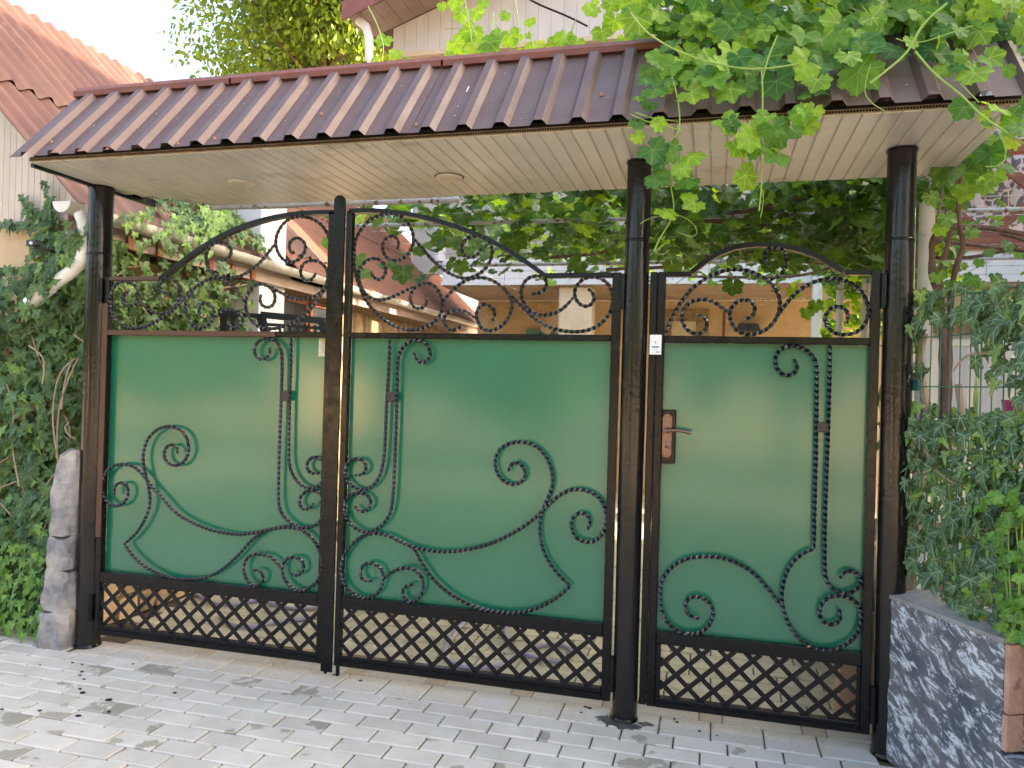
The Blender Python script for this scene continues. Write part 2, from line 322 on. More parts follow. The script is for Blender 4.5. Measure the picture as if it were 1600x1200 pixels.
def leaf_mat(name, cols, vein=(.45, .52, .30), veinw=.02, trans=.4, rough=.45, angs=(0, 52, 104), tcol=None, spec=.35, veinmix=.7):
    """cols: list of base colours picked at random leaf by leaf; uv origin is at the leaf stalk, +v towards the tip"""
    m = bpy.data.materials.new(name); m.use_nodes = True; t = m.node_tree; N = t.nodes; L = t.links; b = N['Principled BSDF']; out = N['Material Output']
    geo = N.new('ShaderNodeNewGeometry'); oi = N.new('ShaderNodeObjectInfo')
    a = N.new('ShaderNodeMath'); a.operation = 'ADD'; L.new(geo.outputs['Random Per Island'], a.inputs[0]); L.new(oi.outputs['Random'], a.inputs[1])
    fr = N.new('ShaderNodeMath'); fr.operation = 'FRACT'; L.new(a.outputs[0], fr.inputs[0])
    cr = N.new('ShaderNodeValToRGB'); cr.color_ramp.interpolation = 'LINEAR'; e = cr.color_ramp.elements
    while len(e) < len(cols): e.new(.5)
    for i, c in enumerate(cols): e[i].position = i/(len(cols)-1); e[i].color = (*c, 1)
    L.new(fr.outputs[0], cr.inputs[0])
    ns = N.new('ShaderNodeTexNoise'); ns.inputs['Scale'].default_value = 35; ns.inputs['Detail'].default_value = 4; L.new(geo.outputs['Position'], ns.inputs['Vector'])
    mr = N.new('ShaderNodeMapRange'); mr.inputs['From Min'].default_value = .3; mr.inputs['From Max'].default_value = .7; mr.inputs['To Min'].default_value = .78; mr.inputs['To Max'].default_value = 1.2; L.new(ns.outputs['Fac'], mr.inputs['Value'])
    hs = N.new('ShaderNodeHueSaturation'); L.new(cr.outputs[0], hs.inputs['Color']); L.new(mr.outputs[0], hs.inputs['Value'])
    uv = N.new('ShaderNodeUVMap'); sx = N.new('ShaderNodeSeparateXYZ'); L.new(uv.outputs[0], sx.inputs[0])
    ab = N.new('ShaderNodeMath'); ab.operation = 'ABSOLUTE'; L.new(sx.outputs[0], ab.inputs[0])
    dist = None
    for an in angs:
        ca, sa = math.cos(math.radians(an)), math.sin(math.radians(an))
        # distance from the ray (sa, ca): |x*ca - y*sa|, only where x*sa + y*ca > 0
        p1 = N.new('ShaderNodeMath'); p1.operation = 'MULTIPLY'; L.new(ab.outputs[0], p1.inputs[0]); p1.inputs[1].default_value = ca
        p2 = N.new('ShaderNodeMath'); p2.operation = 'MULTIPLY_ADD'; L.new(sx.outputs[1], p2.inputs[0]); p2.inputs[1].default_value = -sa; L.new(p1.outputs[0], p2.inputs[2])
        p3 = N.new('ShaderNodeMath'); p3.operation = 'ABSOLUTE'; L.new(p2.outputs[0], p3.inputs[0])
        q1 = N.new('ShaderNodeMath'); q1.operation = 'MULTIPLY'; L.new(ab.outputs[0], q1.inputs[0]); q1.inputs[1].default_value = sa
        q2 = N.new('ShaderNodeMath'); q2.operation = 'MULTIPLY_ADD'; L.new(sx.outputs[1], q2.inputs[0]); q2.inputs[1].default_value = ca; L.new(q1.outputs[0], q2.inputs[2])
        q3 = N.new('ShaderNodeMath'); q3.operation = 'LESS_THAN'; L.new(q2.outputs[0], q3.inputs[0]); q3.inputs[1].default_value = 0
        w = N.new('ShaderNodeMath'); w.operation = 'ADD'; L.new(p3.outputs[0], w.inputs[0]); L.new(q3.outputs[0], w.inputs[1])
        if dist is None: dist = w
        else:
            mn = N.new('ShaderNodeMath'); mn.operation = 'MINIMUM'; L.new(dist.outputs[0], mn.inputs[0]); L.new(w.outputs[0], mn.inputs[1]); dist = mn
    vr = N.new('ShaderNodeMapRange'); vr.inputs['From Min'].default_value = veinw*.4; vr.inputs['From Max'].default_value = veinw*1.4; vr.inputs['To Min'].default_value = veinmix; vr.inputs['To Max'].default_value = 0
    L.new(dist.outputs[0], vr.inputs['Value'])
    mx = N.new('ShaderNodeMix'); mx.data_type = 'RGBA'; L.new(vr.outputs[0], mx.inputs[0]); L.new(hs.outputs[0], mx.inputs[6]); mx.inputs[7].default_value = (*vein, 1)
    L.new(mx.outputs[2], b.inputs['Base Color']); b.inputs['Roughness'].default_value = rough; b.inputs['Specular IOR Level'].default_value = spec
    tr = N.new('ShaderNodeBsdfTranslucent'); tm = N.new('ShaderNodeMix'); tm.data_type = 'RGBA'; tm.blend_type = 'MULTIPLY'; tm.inputs[0].default_value = 1
    L.new(mx.outputs[2], tm.inputs[6]); tm.inputs[7].default_value = (*(tcol or (2.2, 2.0, .7)), 1); L.new(tm.outputs[2], tr.inputs[0])
    ms = N.new('ShaderNodeMixShader'); ms.inputs[0].default_value = trans; L.new(b.outputs[0], ms.inputs[1]); L.new(tr.outputs[0], ms.inputs[2]); L.new(ms.outputs[0], out.inputs[0])
    return m
ML_ivy = leaf_mat('ivy_leaf', [(.045, .090, .038), (.062, .120, .046), (.078, .145, .050), (.10, .18, .056), (.066, .125, .055), (.19, .31, .055)], vein=(.22, .30, .17), veinw=.013, veinmix=.5, trans=.2, rough=.42, spec=.25, angs=(0, 55, 112))
ML_ivy_fence = leaf_mat('ivy_leaf_veined', [(.045, .095, .050), (.062, .122, .062), (.078, .145, .074), (.098, .178, .082), (.066, .132, .068), (.20, .33, .06)], vein=(.36, .44, .30), veinw=.017, trans=.2, rough=.42, angs=(0, 55, 112))
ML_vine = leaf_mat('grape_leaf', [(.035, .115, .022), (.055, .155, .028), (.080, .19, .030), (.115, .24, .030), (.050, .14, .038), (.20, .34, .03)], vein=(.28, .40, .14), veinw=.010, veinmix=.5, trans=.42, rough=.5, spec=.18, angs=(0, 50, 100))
ML_young_lit = leaf_mat('young_or_lit_grape_leaf', [(.16, .32, .022), (.24, .40, .025), (.13, .27, .022), (.32, .45, .03)], vein=(.45, .55, .16), veinw=.012, trans=.5, rough=.5, angs=(0, 50, 100))
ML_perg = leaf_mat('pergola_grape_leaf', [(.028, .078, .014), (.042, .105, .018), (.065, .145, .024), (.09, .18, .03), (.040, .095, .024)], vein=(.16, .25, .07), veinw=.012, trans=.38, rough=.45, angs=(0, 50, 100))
ML_tree = leaf_mat('walnut_leaf', [(.070, .125, .022), (.10, .165, .028), (.14, .21, .034), (.20, .27, .042), (.08, .14, .025)], vein=(.2, .3, .08), veinw=.01, trans=.4, rough=.5)

# ------------------------------------------------------------------ leaves
def leaf_shape(kind, seed):
    r_ = random.Random(seed)
    out = []
    if kind == 'grape':
        n = 46
        lobes = [(0, 1.0, 26), (54, .90, 25), (-54, .90, 25), (108, .72, 28), (-108, .72, 28), (148, .55, 22), (-148, .55, 22)]
        for i in range(n):
            th = -170+340*i/(n-1)
            r = .60+max(A*.40*math.exp(-((th-c)/w)**2) for c, A, w in lobes)*(1+r_.uniform(-.12, .08))
            if abs(th) > 150: r *= .82
            r += (.034 if i % 2 else -.034)*r_.uniform(.7, 1.3)
            out.append((math.sin(math.radians(th))*r*.60, math.cos(math.radians(th))*r*.58+.02))
    elif kind == 'ivy':
        key = [(-165, .32), (-135, .46), (-112, .62), (-95, .50), (-76, .42), (-60, .62), (-52, .74), (-40, .58), (-26, .50), (-12, .80), (0, 1.08),
               (12, .80), (26, .50), (40, .58), (52, .74), (60, .62), (76, .42), (95, .50), (112, .62), (135, .46), (165, .32)]
        for th, r in key:
            r *= 1+r_.uniform(-.07, .07); th += r_.uniform(-3, 3)
            out.append((math.sin(math.radians(th))*r*.66, math.cos(math.radians(th))*r*.74))
    else:   # long narrow leaflets
        for th, w in ((0, 0), (.18, .17), (.45, .25), (.75, .17), (1, 0), (.75, -.17), (.45, -.25), (.18, -.17)):
            out.append((w, th))
        v = [(x, y, -.12*y*y) for x, y in out]
        return v, [tuple(range(len(v)))], [(x, y) for x, y in out]
    n = len(out); pet = kind == 'grape'
    fold = r_.uniform(-.15, .42); droop = r_.uniform(.05, .6); wav = r_.uniform(.03, .09); ph = r_.uniform(0, 6)
    def zz(x, y):
        d = math.hypot(x, y)
        return fold*abs(x)*.8 - droop*max(y, 0)**2 - .25*droop*x*x + wav*math.sin(9*math.atan2(x, y+1e-6)*.5+ph)*d
    vs = [(0, 0, 0)]+[(x*.5, y*.5, zz(x*.5, y*.5)) for x, y in out]+[(x, y, zz(x, y)) for x, y in out]
    uvs = [(0, 0)]+[(x*.5, y*.5) for x, y in out]+[(x, y) for x, y in out]
    fs = []
    for i in range(n-1):
        fs.append((0, 1+i+1, 1+i)); fs.append((1+i, 1+i+1, 1+n+i+1, 1+n+i))
    if pet:
        k = len(vs); q = r_.uniform(-.25, .25); w = .011
        for j, (y_, z_) in enumerate(((.02, 0), (-.22, -.05), (-.50, -.20))):
            xo = q*(j/2)**2
            vs += [(xo-w, y_, z_), (xo+w, y_, z_), (xo, y_, z_-w*1.6)]; uvs += [(0, .3)]*3
        for j in (0, 1):
            a = k+3*j
            fs += [(a, a+1, a+4, a+3), (a+1, a+2, a+5, a+4), (a+2, a, a+3, a+5)]
    return vs, fs, uvs
LEAFDATA = {}
for k, cnt in (('grape', 12), ('ivy', 10), ('long', 1)):
    LEAFDATA[k] = [leaf_shape(k, 100+i) for i in range(cnt)]
def mesh_uv(name, vs, fs, uvs, m):
    me = bpy.data.meshes.new(name); me.from_pydata(vs, [], fs); me.materials.append(m)
    lay = me.uv_layers.new(name='UVMap'); li = np.empty(len(me.loops), dtype=np.int32); me.loops.foreach_get('vertex_index', li)
    lay.data.foreach_set('uv', np.array(uvs, dtype=np.float32)[li].ravel()); me.shade_smooth(); me.update(); return me
_lm = {}
def leaf_mesh(kind, i, m):
    key = (kind, i, m.name)
    if key not in _lm: _lm[key] = mesh_uv(kind+'_leaf', *LEAFDATA[kind][i], m)
    return _lm[key]
def frame(n, t):
    n = np.array(n, float); n /= np.linalg.norm(n)+1e-9; t = np.array(t, float); t = t-n*np.dot(t, n); t /= np.linalg.norm(t)+1e-9
    return np.column_stack((np.cross(t, n), t, n))
def put_leaves(parent, kind, leaves, limit=300, part='leaf', stuff='foliage'):
    """leaves: (pos, normal, tip, size, material).  The ones that show largest are parts, the rest one joined part."""
    base = np.array(base_loc(parent)); nvar = len(LEAFDATA[kind])
    def show(l):
        u, v, z = pix(l[0])
        if z <= .1 or not (-40 < u < 1640 and -40 < v < 1240): return -1
        return l[3]/z
    order = sorted(range(len(leaves)), key=lambda i: -show(leaves[i]))
    for i in order[:limit]:
        p, n, t, s, m = leaves[i]
        if show(leaves[i]) < 0: continue
        me = leaf_mesh(kind, i % nvar, m); o = bpy.data.objects.new(part, me); COL.objects.link(o); o.parent = parent
        R_ = frame(n, t)*s; M = Matrix.Identity(4)
        for a in range(3):
            for b_ in range(3): M[a][b_] = R_[a, b_]
            M[a][3] = p[a]-base[a]
        o.matrix_basis = M
    done = set(i for i in order[:limit] if show(leaves[i]) >= 0)
    groups = {}
    for i, l in enumerate(leaves):
        if i not in done: groups.setdefault(l[4].name, []).append((i, l))
    for mn, ls in groups.items():
        V, Fc, UV = [], [], []; off = 0
        for i, (p, n, t, s, m) in ls:
            vs, fs, uvs = LEAFDATA[kind][i % nvar]
            V.append((np.array(vs)*s)@frame(n, t).T+np.array(p)-base); UV.append(np.array(uvs))
            Fc += [tuple(a+off for a in f) for f in fs]; off += len(vs)
        V = np.concatenate(V); UV = np.concatenate(UV)
        me = mesh_uv(stuff, V.tolist(), Fc, UV, ls[0][1][4])
        o = bpy.data.objects.new(stuff, me); COL.objects.link(o); o.parent = parent; o['kind'] = 'stuff'
U = random.uniform
def smoothpath(pts, step, passes=3):
    P = [np.array(p, float) for p in pts]; P = [2*P[0]-P[1]]+P+[2*P[-1]-P[-2]]; out = []
    for i in range(1, len(P)-2):
        n = max(2, int(np.linalg.norm(P[i+1]-P[i])/step))
        for k in range(n):
            t = k/n; out.append(.5*((2*P[i])+(-P[i-1]+P[i+1])*t+(2*P[i-1]-5*P[i]+4*P[i+1]-P[i+2])*t*t+(-P[i-1]+3*P[i]-3*P[i+1]+P[i+2])*t**3))
    out.append(P[-2]); out = np.array(out)
    for _ in range(passes): out[1:-1] = .25*out[:-2]+.5*out[1:-1]+.25*out[2:]
    return out
def resample(P, step):
    d = np.r_[0, np.cumsum(np.linalg.norm(np.diff(P, axis=0), axis=1))]; n = max(2, int(d[-1]/step)); s = np.linspace(0, d[-1], n+1)
    return np.column_stack([np.interp(s, d, P[:, k]) for k in range(3)])

# ------------------------------------------------------------------ ground
g = MB(); g.box(-120, 120, -120, 120, -.30, -.075); tag(g.build('ground', M_ground), kind='structure')
g = MB(); g.box(-60, 60, -9.6, -2.62, -.07, -.018); road = tag(g.build('road', M_road), kind='structure')
# front pavement: bed + pavers
g = MB(); g.box(-9, 6.5, -2.5, .22, -.07, -.010); pave = tag(g.build('pavement', M_joint), kind='structure')
g = MB(); g.box(-9, 6.5, -2.62, -2.5, -.07, .02); g.build('kerb', M_paver, pave)
PW, PD, GAP = .2205, .1125, .0072
def paver_mesh(w, d, m, nm, c=.005):
    b = MB(); b.cbox(-w/2+GAP/2, w/2-GAP/2, -d/2+GAP/2, d/2-GAP/2, -.05, 0, c); return b.mesh(nm, m)
pm = [paver_mesh(PW, PD, M_paver, 'paver') for _ in range(1)]
stuffp = MB(); r = 0; y = -.079
while y-PD > -2.5:
    x = -9+(PW/2 if r % 2 else 0)+.055
    while x < 6.3:
        cx, cy = x+PW/2, y-PD/2
        u, v, z = pix((cx, cy, 0))
        dz = U(-.0022, .0012)
        if -60 < u < 1640 and v < 1235 and z > 0:
            o = link('paver', pm[0], pave, (cx, cy, dz)); o.rotation_euler = (U(-.008, .008), U(-.005, .005), U(-.006, .006))
        elif -8 < cx < 5:
            stuffp.box(cx-PW/2+.003, cx+PW/2-.003, cy-PD/2+.003, cy+PD/2-.003, -.04, dz)
        x += PW
    y -= PD; r += 1
# pavers in front of the left wall
r = 1; y = -.079
while y < .2:
    x = -5.4+(PW/2 if r % 2 else 0)
    while x+PW < -3.30:
        o = link('paver', pm[0], pave, (x+PW/2, y+PD/2, U(-.002, .001))); o.rotation_euler = (U(-.008, .008), 0, U(-.006, .006)); x += PW
    y += PD; r += 1
tag(stuffp.build('paver_field', M_paver, pave), kind='stuff')
# threshold slabs with small inserts under the gate line
x = -3.28; k = 0
while x < .60:
    b = MB(); b.cbox(x+.003, x+.2175, -.076, .118, -.05, U(-.003, .001), .006); b.place('threshold_slab', M_slab, pave)
    if k % 2 == 0:
        b = MB(); b.cbox(x+.170, x+.270, .122, .215, -.05, U(-.005, .002), .005); b.place('insert_paver', M_insert, pave)
        b = MB(); b.cbox(x+.274, x+.4375+.17, .122, .215, -.05, U(-.004, .001), .005); b.place('insert_paver', M_slab, pave)
    x += .2205; k += 1
# paint smears and flecks on the pavement
fl = MB()
for (u, v, s) in [(62.5,1040,.006),(113,1036,.008),(128,1039,.007),(128,1050,.010),(125,1056,.008),(131,1062,.008),(125,1077,.009),(129,1083,.014),(170,1094,.017),(170,1113,.010),
                  (122,1119,.013),(62,1111,.010),(273,1083,.009),(208,1038,.007),(3,1109,.009),(915,1105,.010),(921,1107,.014),(908,1114,.007),(935,1126,.006),(982,1133,.006),
                  (1058,1129,.008),(1093,1143,.009),(1054,1124,.007),(1060,1105,.006),(563,1064,.011),(522,1055,.010),(990,1136,.004),(1030,1140,.005),(640,1100,.003),(1120,1150,.005)]:
    s *= .78; p = PZ(u, v, 0); pts = [(p[0]+s*U(.8, 1.2)*math.cos(a*PI/5)*1.1, p[1]+s*U(.7, 1.2)*math.sin(a*PI/5)) for a in range(10)]
    fl.prism(pts, 'z', .0012, .0042)
tag(fl.build('paint_spots', M_fleck, pave), kind='stuff')
sp = MB()
for (cx, cy, s) in [(-.40, -.035, .045), (-.30, -.055, .04), (-.25, -.01, .035), (-.43, .0, .04), (-.35, -.06, .05)]:
    sp.prism([(cx+s*U(.45, 1.25)*math.cos(a*PI/9), cy+s*.62*U(.45, 1.25)*math.sin(a*PI/9)) for a in range(18)], 'z', .0012, .0035+U(0, .001))
tag(sp.build('paint_smear', M_splash, pave), kind='stuff')

# courtyard paving behind the gate
g = MB(); g.box(-9, 9, .2205, 9.5, -.07, -.012); yard = tag(g.build('courtyard_paving', M_joint), kind='structure')
ym = paver_mesh(.221, .112, M_yard, 'yard_paver', .004); cnt = 0; ys = MB(); r = 0; y = .225
while y < 9.3:
    x = -3.4+(.11 if r % 2 else 0)
    while x < 2.6:
        cx, cy = x+.11, y+.056
        if cnt < 300 and y < 1.9 and x < .8:
            link('yard_paver', ym, yard, (cx, cy, U(-.004, .001))).rotation_euler = (U(-.01, .01), U(-.008, .008), U(-.008, .008)); cnt += 1
        else: ys.box(cx-.107, cx+.107, cy-.0525, cy+.0525, -.04, U(-.004, .001))
        x += .221
    y += .1125; r += 1
tag(ys.build('yard_paver_field', M_yard, yard), kind='stuff')

# ------------------------------------------------------------------ gate posts
def post(x, y, rad, label, weld):
    t = thing('gate_post', label, 'post', (x, y, 0), 'black pipe posts of the gate')
    n = 28; prof = []
    zs = list(np.linspace(-.05, 2.5, 60))
    b = MB(); vs = []
    for i, z in enumerate(zs):
        for k in range(n):
            a = 2*PI*k/n; rr = rad*(1+.012*math.sin(3*a+z*2)*math.sin(z*5+x)+.006*math.sin(7*a+z*11))
            if z > weld: rr *= .975
            vs.append((x+rr*math.cos(a), y+rr*math.sin(a), z))
    fs = [(i*n+k, i*n+(k+1) % n, (i+1)*n+(k+1) % n, (i+1)*n+k) for i in range(len(zs)-1) for k in range(n)]+[tuple(range(n))[::-1]]
    b.add(vs, fs); b.build('pipe', M_pipe, t, True)
    b = MB(); b.lathe([(rad*.97, weld-.008), (rad*1.03, weld-.004), (rad*1.045, weld), (rad*1.02, weld+.005), (rad*.95, weld+.008)], x, y, 28); b.build('weld_ring', M_black, t, True)
    b = MB(); b.lathe([(rad*.9, 2.488), (rad*1.06, 2.490), (rad*1.06, 2.496), (rad*.9, 2.498)], x, y, 20); b.build('top_flange', M_black, t, True)
    b = MB(); b.lathe([(rad*1.01, .0), (rad*1.10, .003), (rad*1.07, .012), (rad*.99, .018)], x, y, 28); b.build('base_ring', M_black, t, True)
    return t
post(-3.263, .03, .064, 'thick black pipe post beside the rough stone pillar at the ivy wall', 2.13)
post(-.347, .02, .0555, 'thick black pipe post between the double gate and the single door', 2.14)
post(.729, .02, .0575, 'thick black pipe post beside the wire fence and painted wall', 2.12)

# ------------------------------------------------------------------ gate leaves
def Zc(pts, ox, oy, sc): return [(ox+x/sc, oy+y/sc) for x, y in pts]
def twisted(pts, y, parent, name='scroll_bar', half=.0078, taper=True, corner=False, twist=.052):
    P = np.array([PY(u, v, y) for u, v in pts]); P[:, 1] = y
    Q = resample(smoothpath(P, .012, 4), .0065); n = len(Q); b = MB(); vs = []
    s = 0
    for i in range(n):
        t = Q[min(i+1, n-1)]-Q[max(i-1, 0)]; t /= np.linalg.norm(t)+1e-9; a = np.array([0, 1., 0]); c = np.cross(t, a); c /= np.linalg.norm(c)
        e = min(i, n-1-i)*.0065; sc = 1.0
        if taper and e < .05: sc = .72+.28*e/.05
        ang = s*2*PI/twist*.5
        for k in range(4):
            w = ang+k*PI/2+PI/4
            vs.append(Q[i]+(c*math.cos(w)+a*math.sin(w))*half*1.17*sc)
        s += .0065
    fs = [(i*4+k, i*4+(k+1) % 4, (i+1)*4+(k+1) % 4, (i+1)*4+k) for i in range(n-1) for k in range(4)]+[(3, 2, 1, 0), tuple((n-1)*4+k for k in range(4))]
    b.add(vs, fs); o = b.build(name, M_iron, parent); return o
def bar(b, x0, x1, z0, z1, y0=0, y1=.038, c=.003): return b.cbox(x0, x1, y0, y1, z0, z1, c)
def arch_rail(pts, parent, name='arch_rail', w=.021, y0=0, y1=.038):
    P = np.array([PY(u, v, 0) for u, v in pts]); Q = resample(smoothpath(P, .02, 6), .03); n = len(Q); vs = []
    for i in range(n):
        t = Q[min(i+1, n-1)]-Q[max(i-1, 0)]; t /= np.linalg.norm(t); nn = np.array([-t[2], 0, t[0]])
        for (a, yy) in ((0, y0), (-w, y0), (-w, y1), (0, y1)):
            q = Q[i]+nn*a; vs.append((q[0], yy, q[2]))
    fs = [(i*4+k, i*4+(k+1) % 4, (i+1)*4+(k+1) % 4, (i+1)*4+k) for i in range(n-1) for k in range(4)]+[(3, 2, 1, 0), tuple((n-1)*4+k for k in range(4))]
    b = MB(); b.add(vs, fs); return b.build(name, M_black, parent)
def lattice(x0, x1, z0, z1, parent, front='/', px=.107, pz=.101, off=0):
    w = .0205; ang = math.atan2(pz, px)
    for d in ('/', '\\'):
        ya, yb = ((.010, .0145) if d == front else (.0155, .020))
        sl = pz/px*(1 if d == '/' else -1)
        c0 = -40
        for k in range(-40, 80):
            xa = x0+off+k*px       # crossing with z0
            # segment z = z0 + sl*(x-xa), clipped
            pts = []
            for X in (x0, x1):
                Z = z0+sl*(X-xa)
                if z0-1e-6 <= Z <= z1+1e-6: pts.append((X, Z))
            for Z in (z0, z1):
                X = xa+(Z-z0)/sl
                if x0 < X < x1: pts.append((X, Z))
            if len(pts) < 2: continue
            pts.sort(); a, c = pts[0], pts[-1]
            if math.hypot(a[0]-c[0], a[1]-c[1]) < .03: continue
            dx, dz = c[0]-a[0], c[1]-a[1]; l = math.hypot(dx, dz); nx, nz = -dz/l*w/2, dx/l*w/2; ex, ez = dx/l*.004, dz/l*.004
            b = MB(); b.prism([(a[0]-nx-ex, a[1]-nz-ez), (c[0]-nx+ex, c[1]-nz+ez), (c[0]+nx+ex, c[1]+nz+ez), (a[0]+nx-ex, a[1]+nz-ez)], 'y', ya, yb)
            b.place('lattice_strip', M_lattice, parent)
def hinge(x, z0, z1, parent, y=-.008):
    t = MB(); t.lathe([(.009, z0), (.0125, z0+.002), (.0125, (z0+z1)/2-.001), (.0105, (z0+z1)/2), (.0125, (z0+z1)/2+.001), (.0125, z1-.002), (.008, z1)], x, y, 14); h = t.build('hinge', M_black, parent, True)
    return h
def bolts(x0, x1, z, parent, n):
    for i in range(n):
        x = x0+(x1-x0)*(i+.5)/n; b = MB(); b.cbox(x-.006, x+.006, -.0035, 0, z-.003, z+.003, .001); b.place('weld_bead', M_iron, parent)
YB = .006       # scroll bars
YP = .040       # sheet
def panel(x0, x1, z0, z1, parent):
    b = MB(); b.box(x0, x1, YP, YP+.002, z0, z1); b.build('metal_sheet', M_green, parent)
def rail(parent, name, x0, x1, z0, z1, m=None, y0=0, y1=.038, c=.003):
    b = MB(); b.cbox(x0, x1, y0, y1, z0, z1, c); return b.place(name, m or M_black, parent)
def bead_ledge(parent, x0, x1, z):
    b = MB(); b.prism([(-.0, z-.006), (-.010, z-.004), (-.010, z), (0, z+.004)], 'x', x0, x1); b.place('drip_edge', M_black, parent)

# left leaf
GL = thing('gate_leaf', 'left leaf of the green double gate, hung on the post by the stone pillar', 'gate leaf', (-3.2, .02, .07), 'two leaves of the double gate')
rail(GL, 'hinge_stile', -3.205, -3.170, .075, 2.006)
o = rail(GL, 'stile_reflection', -3.2045, -3.1705, .60, 1.86, M_brownreflection, -.0035, -.0005, .001); o['label'] = 'red-brown strip painting a warm reflection on the hinge stile'
rail(GL, 'meeting_stile', -1.872, -1.837, .075, 2.318)
rail(GL, 'top_rail', -3.1695, -2.856, 1.984, 2.006, M_brownreflection)
rail(GL, 'middle_rail', -3.1695, -1.8725, 1.690, 1.718)
o = rail(GL, 'middle_rail_reflection', -3.169, -2.15, 1.6905, 1.7175, M_brownreflection, -.0035, -.0005, .001); o['label'] = 'red-brown strip painting a warm reflection on the left of the middle rail'
rail(GL, 'lower_rail', -3.1695, -1.8725, .356, .416)
rail(GL, 'bottom_rail', -3.1695, -1.8725, .075, .128)
bead_ledge(GL, -3.165, -1.875, .107)
arch_rail([(249,431),(262,421),(285,403),(310,385),(340,367),(370,353),(405,341),(440,333),(470,329.5),(500,328),(523,328)], GL)
panel(-3.1715, -1.8705, .41, 1.695, GL)
lattice(-3.169, -1.873, .130, .354, GL, '\\', off=.02)
bolts(-3.16, -1.9, .104, GL, 9)
b = MB()    # cover strip with a round top
pts = [(-1.837, .045), (-1.778, .045), (-1.778, 2.365)]+[(-1.8075+.0295*math.cos(a), 2.365+.0295*math.sin(a)) for a in np.linspace(.15, PI-.15, 9)]+[(-1.837, 2.365)]
b.prism(pts, 'y', -.012, -.0005); b.place('cover_strip', M_black, GL)
b = MB(); b.lathe([(.008, .028), (.010, .032), (.010, .085)], -1.822, .012, 12); b.build('drop_bolt', M_black, GL, True)
hinge(-3.212, 1.865, 1.995, GL); hinge(-3.214, .145, .290, GL)
LLo = (130, 500, 2.61); S = lambda pts: Zc(pts, *LLo)
twisted(S([(762,112),(762,130),(755,148),(735,165),(712,160),(697,135),(700,105),(720,82),(750,74),(782,83),(804,113),(811,160),(808,300),(802,450),(797,600),(795,700),(798,760),(815,800),(850,832),(880,846),(920,848),(958,830),(982,790),(987,745),(965,705),(935,693),(905,700),(882,722),(878,755),(895,775),(920,775),(940,748)]), YB, GL)
twisted(S([(848,66),(846,200),(842,300),(838,500),(839,580),(855,635),(890,675),(930,688),(968,672),(990,630),(988,590),(965,562),(935,558),(912,580),(910,610),(930,628),(962,625)]), YB, GL)
twisted(S([(127,715),(122,690),(135,668),(160,662),(182,680),(183,715),(165,748),(135,760),(105,750),(83,718),(76,670),(90,625),(120,597),(165,587),(210,600),(245,635),(275,675),(320,725),(370,780),(430,820),(500,850),(570,868),(640,875),(700,868),(750,857),(800,847),(860,848),(910,870),(950,915),(972,970),(973,1020),(955,1065),(920,1095),(885,1105),(850,1093),(820,1060),(808,1015),(820,980),(845,967),(880,972),(900,995),(895,1030),(870,1045),(845,1033)]), YB, GL)
twisted(S([(690,1020),(715,1018),(735,1040),(730,1072),(705,1086),(672,1070),(652,1020),(657,985),(680,960),(715,955),(760,965),(790,990),(806,1012)]), YB, GL)
twisted(S([(385,545),(380,515),(355,507),(330,530),(332,570),(365,595),(400,588),(427,550),(428,500),(405,455),(370,437),(330,435),(290,455),(260,490),(245,540),(245,590),(256,640),(270,700),(270,760),(250,815),(215,870),(168,914)]), YB, GL)
twisted(S([(168,914),(200,960),(250,1005),(310,1037),(370,1054),(440,1057),(500,1050),(550,1028),(600,990),(640,950),(690,895),(752,857)]), YB, GL)
L1 = (330, 320, 5.714); L2 = (150, 320, 5.714); S = lambda pts: Zc(pts, *L1)
twisted(S([(712,430),(690,370),(705,320),(765,290),(825,320),(845,380),(825,445),(770,500),(700,520),(640,490),(595,430),(575,360),(580,280),(620,200),(680,135),(760,107),(850,110),(940,145),(1010,210),(1055,300),(1080,400),(1083,500),(1075,600),(1040,700),(990,790),(930,880),(850,965),(760,1035),(670,1080),(580,1106),(490,1106),(400,1078),(340,1010),(305,930),(310,840),(345,760),(400,715),(460,705),(525,735),(570,790),(570,870),(530,920),(475,920),(430,870),(445,800)]), YB, GL)
twisted(S([(935,605),(920,650),(875,688),(820,670),(790,620),(800,560),(840,510),(910,495),(980,515),(1035,580),(1045,650),(1020,730),(970,790),(900,830),(820,845),(730,835),(650,800),(570,760),(515,728)]), YB, GL)
S = lambda pts: Zc(pts, *L2)
twisted(S([(1603,345),(1558,400),(1508,470),(1448,530),(1388,580),(1318,625),(1228,655),(1140,655),(1068,635),(1010,580),(982,510),(985,430),(1020,365),(1080,335),(1150,340),(1200,380),(1215,430),(1190,480),(1140,505),(1080,480)]), YB, GL)
twisted(S([(1325,870),(1290,800),(1240,740),(1180,695),(1110,665),(1040,658),(960,685),(890,735),(830,805),(800,870),(800,950),(825,1030),(870,1080),(930,1104),(990,1085),(1035,1035),(1058,960),(1045,905),(990,872),(930,890),(910,940),(935,1010)]), YB, GL)
twisted(S([(1060,1005),(1100,965),(1160,935),(1230,935),(1290,975),(1318,1030),(1300,1082),(1243,1105),(1190,1088),(1173,1045)]), YB, GL)
twisted(S([(300,765),(255,790),(240,840),(260,895),(310,910),(355,890),(378,830),(375,760),(330,705),(270,684),(200,692),(152,750),(122,830),(124,920),(152,1000),(202,1058),(270,1096),(350,1104),(430,1090),(510,1060),(590,1010),(670,955),(740,890),(800,810),(860,745)]), YB, GL)
twisted(S([(670,785),(620,800),(575,775),(560,710),(590,660),(650,645),(710,670),(745,730),(745,820),(715,890),(660,945),(590,975),(520,965),(440,915),(382,850)]), YB, GL)
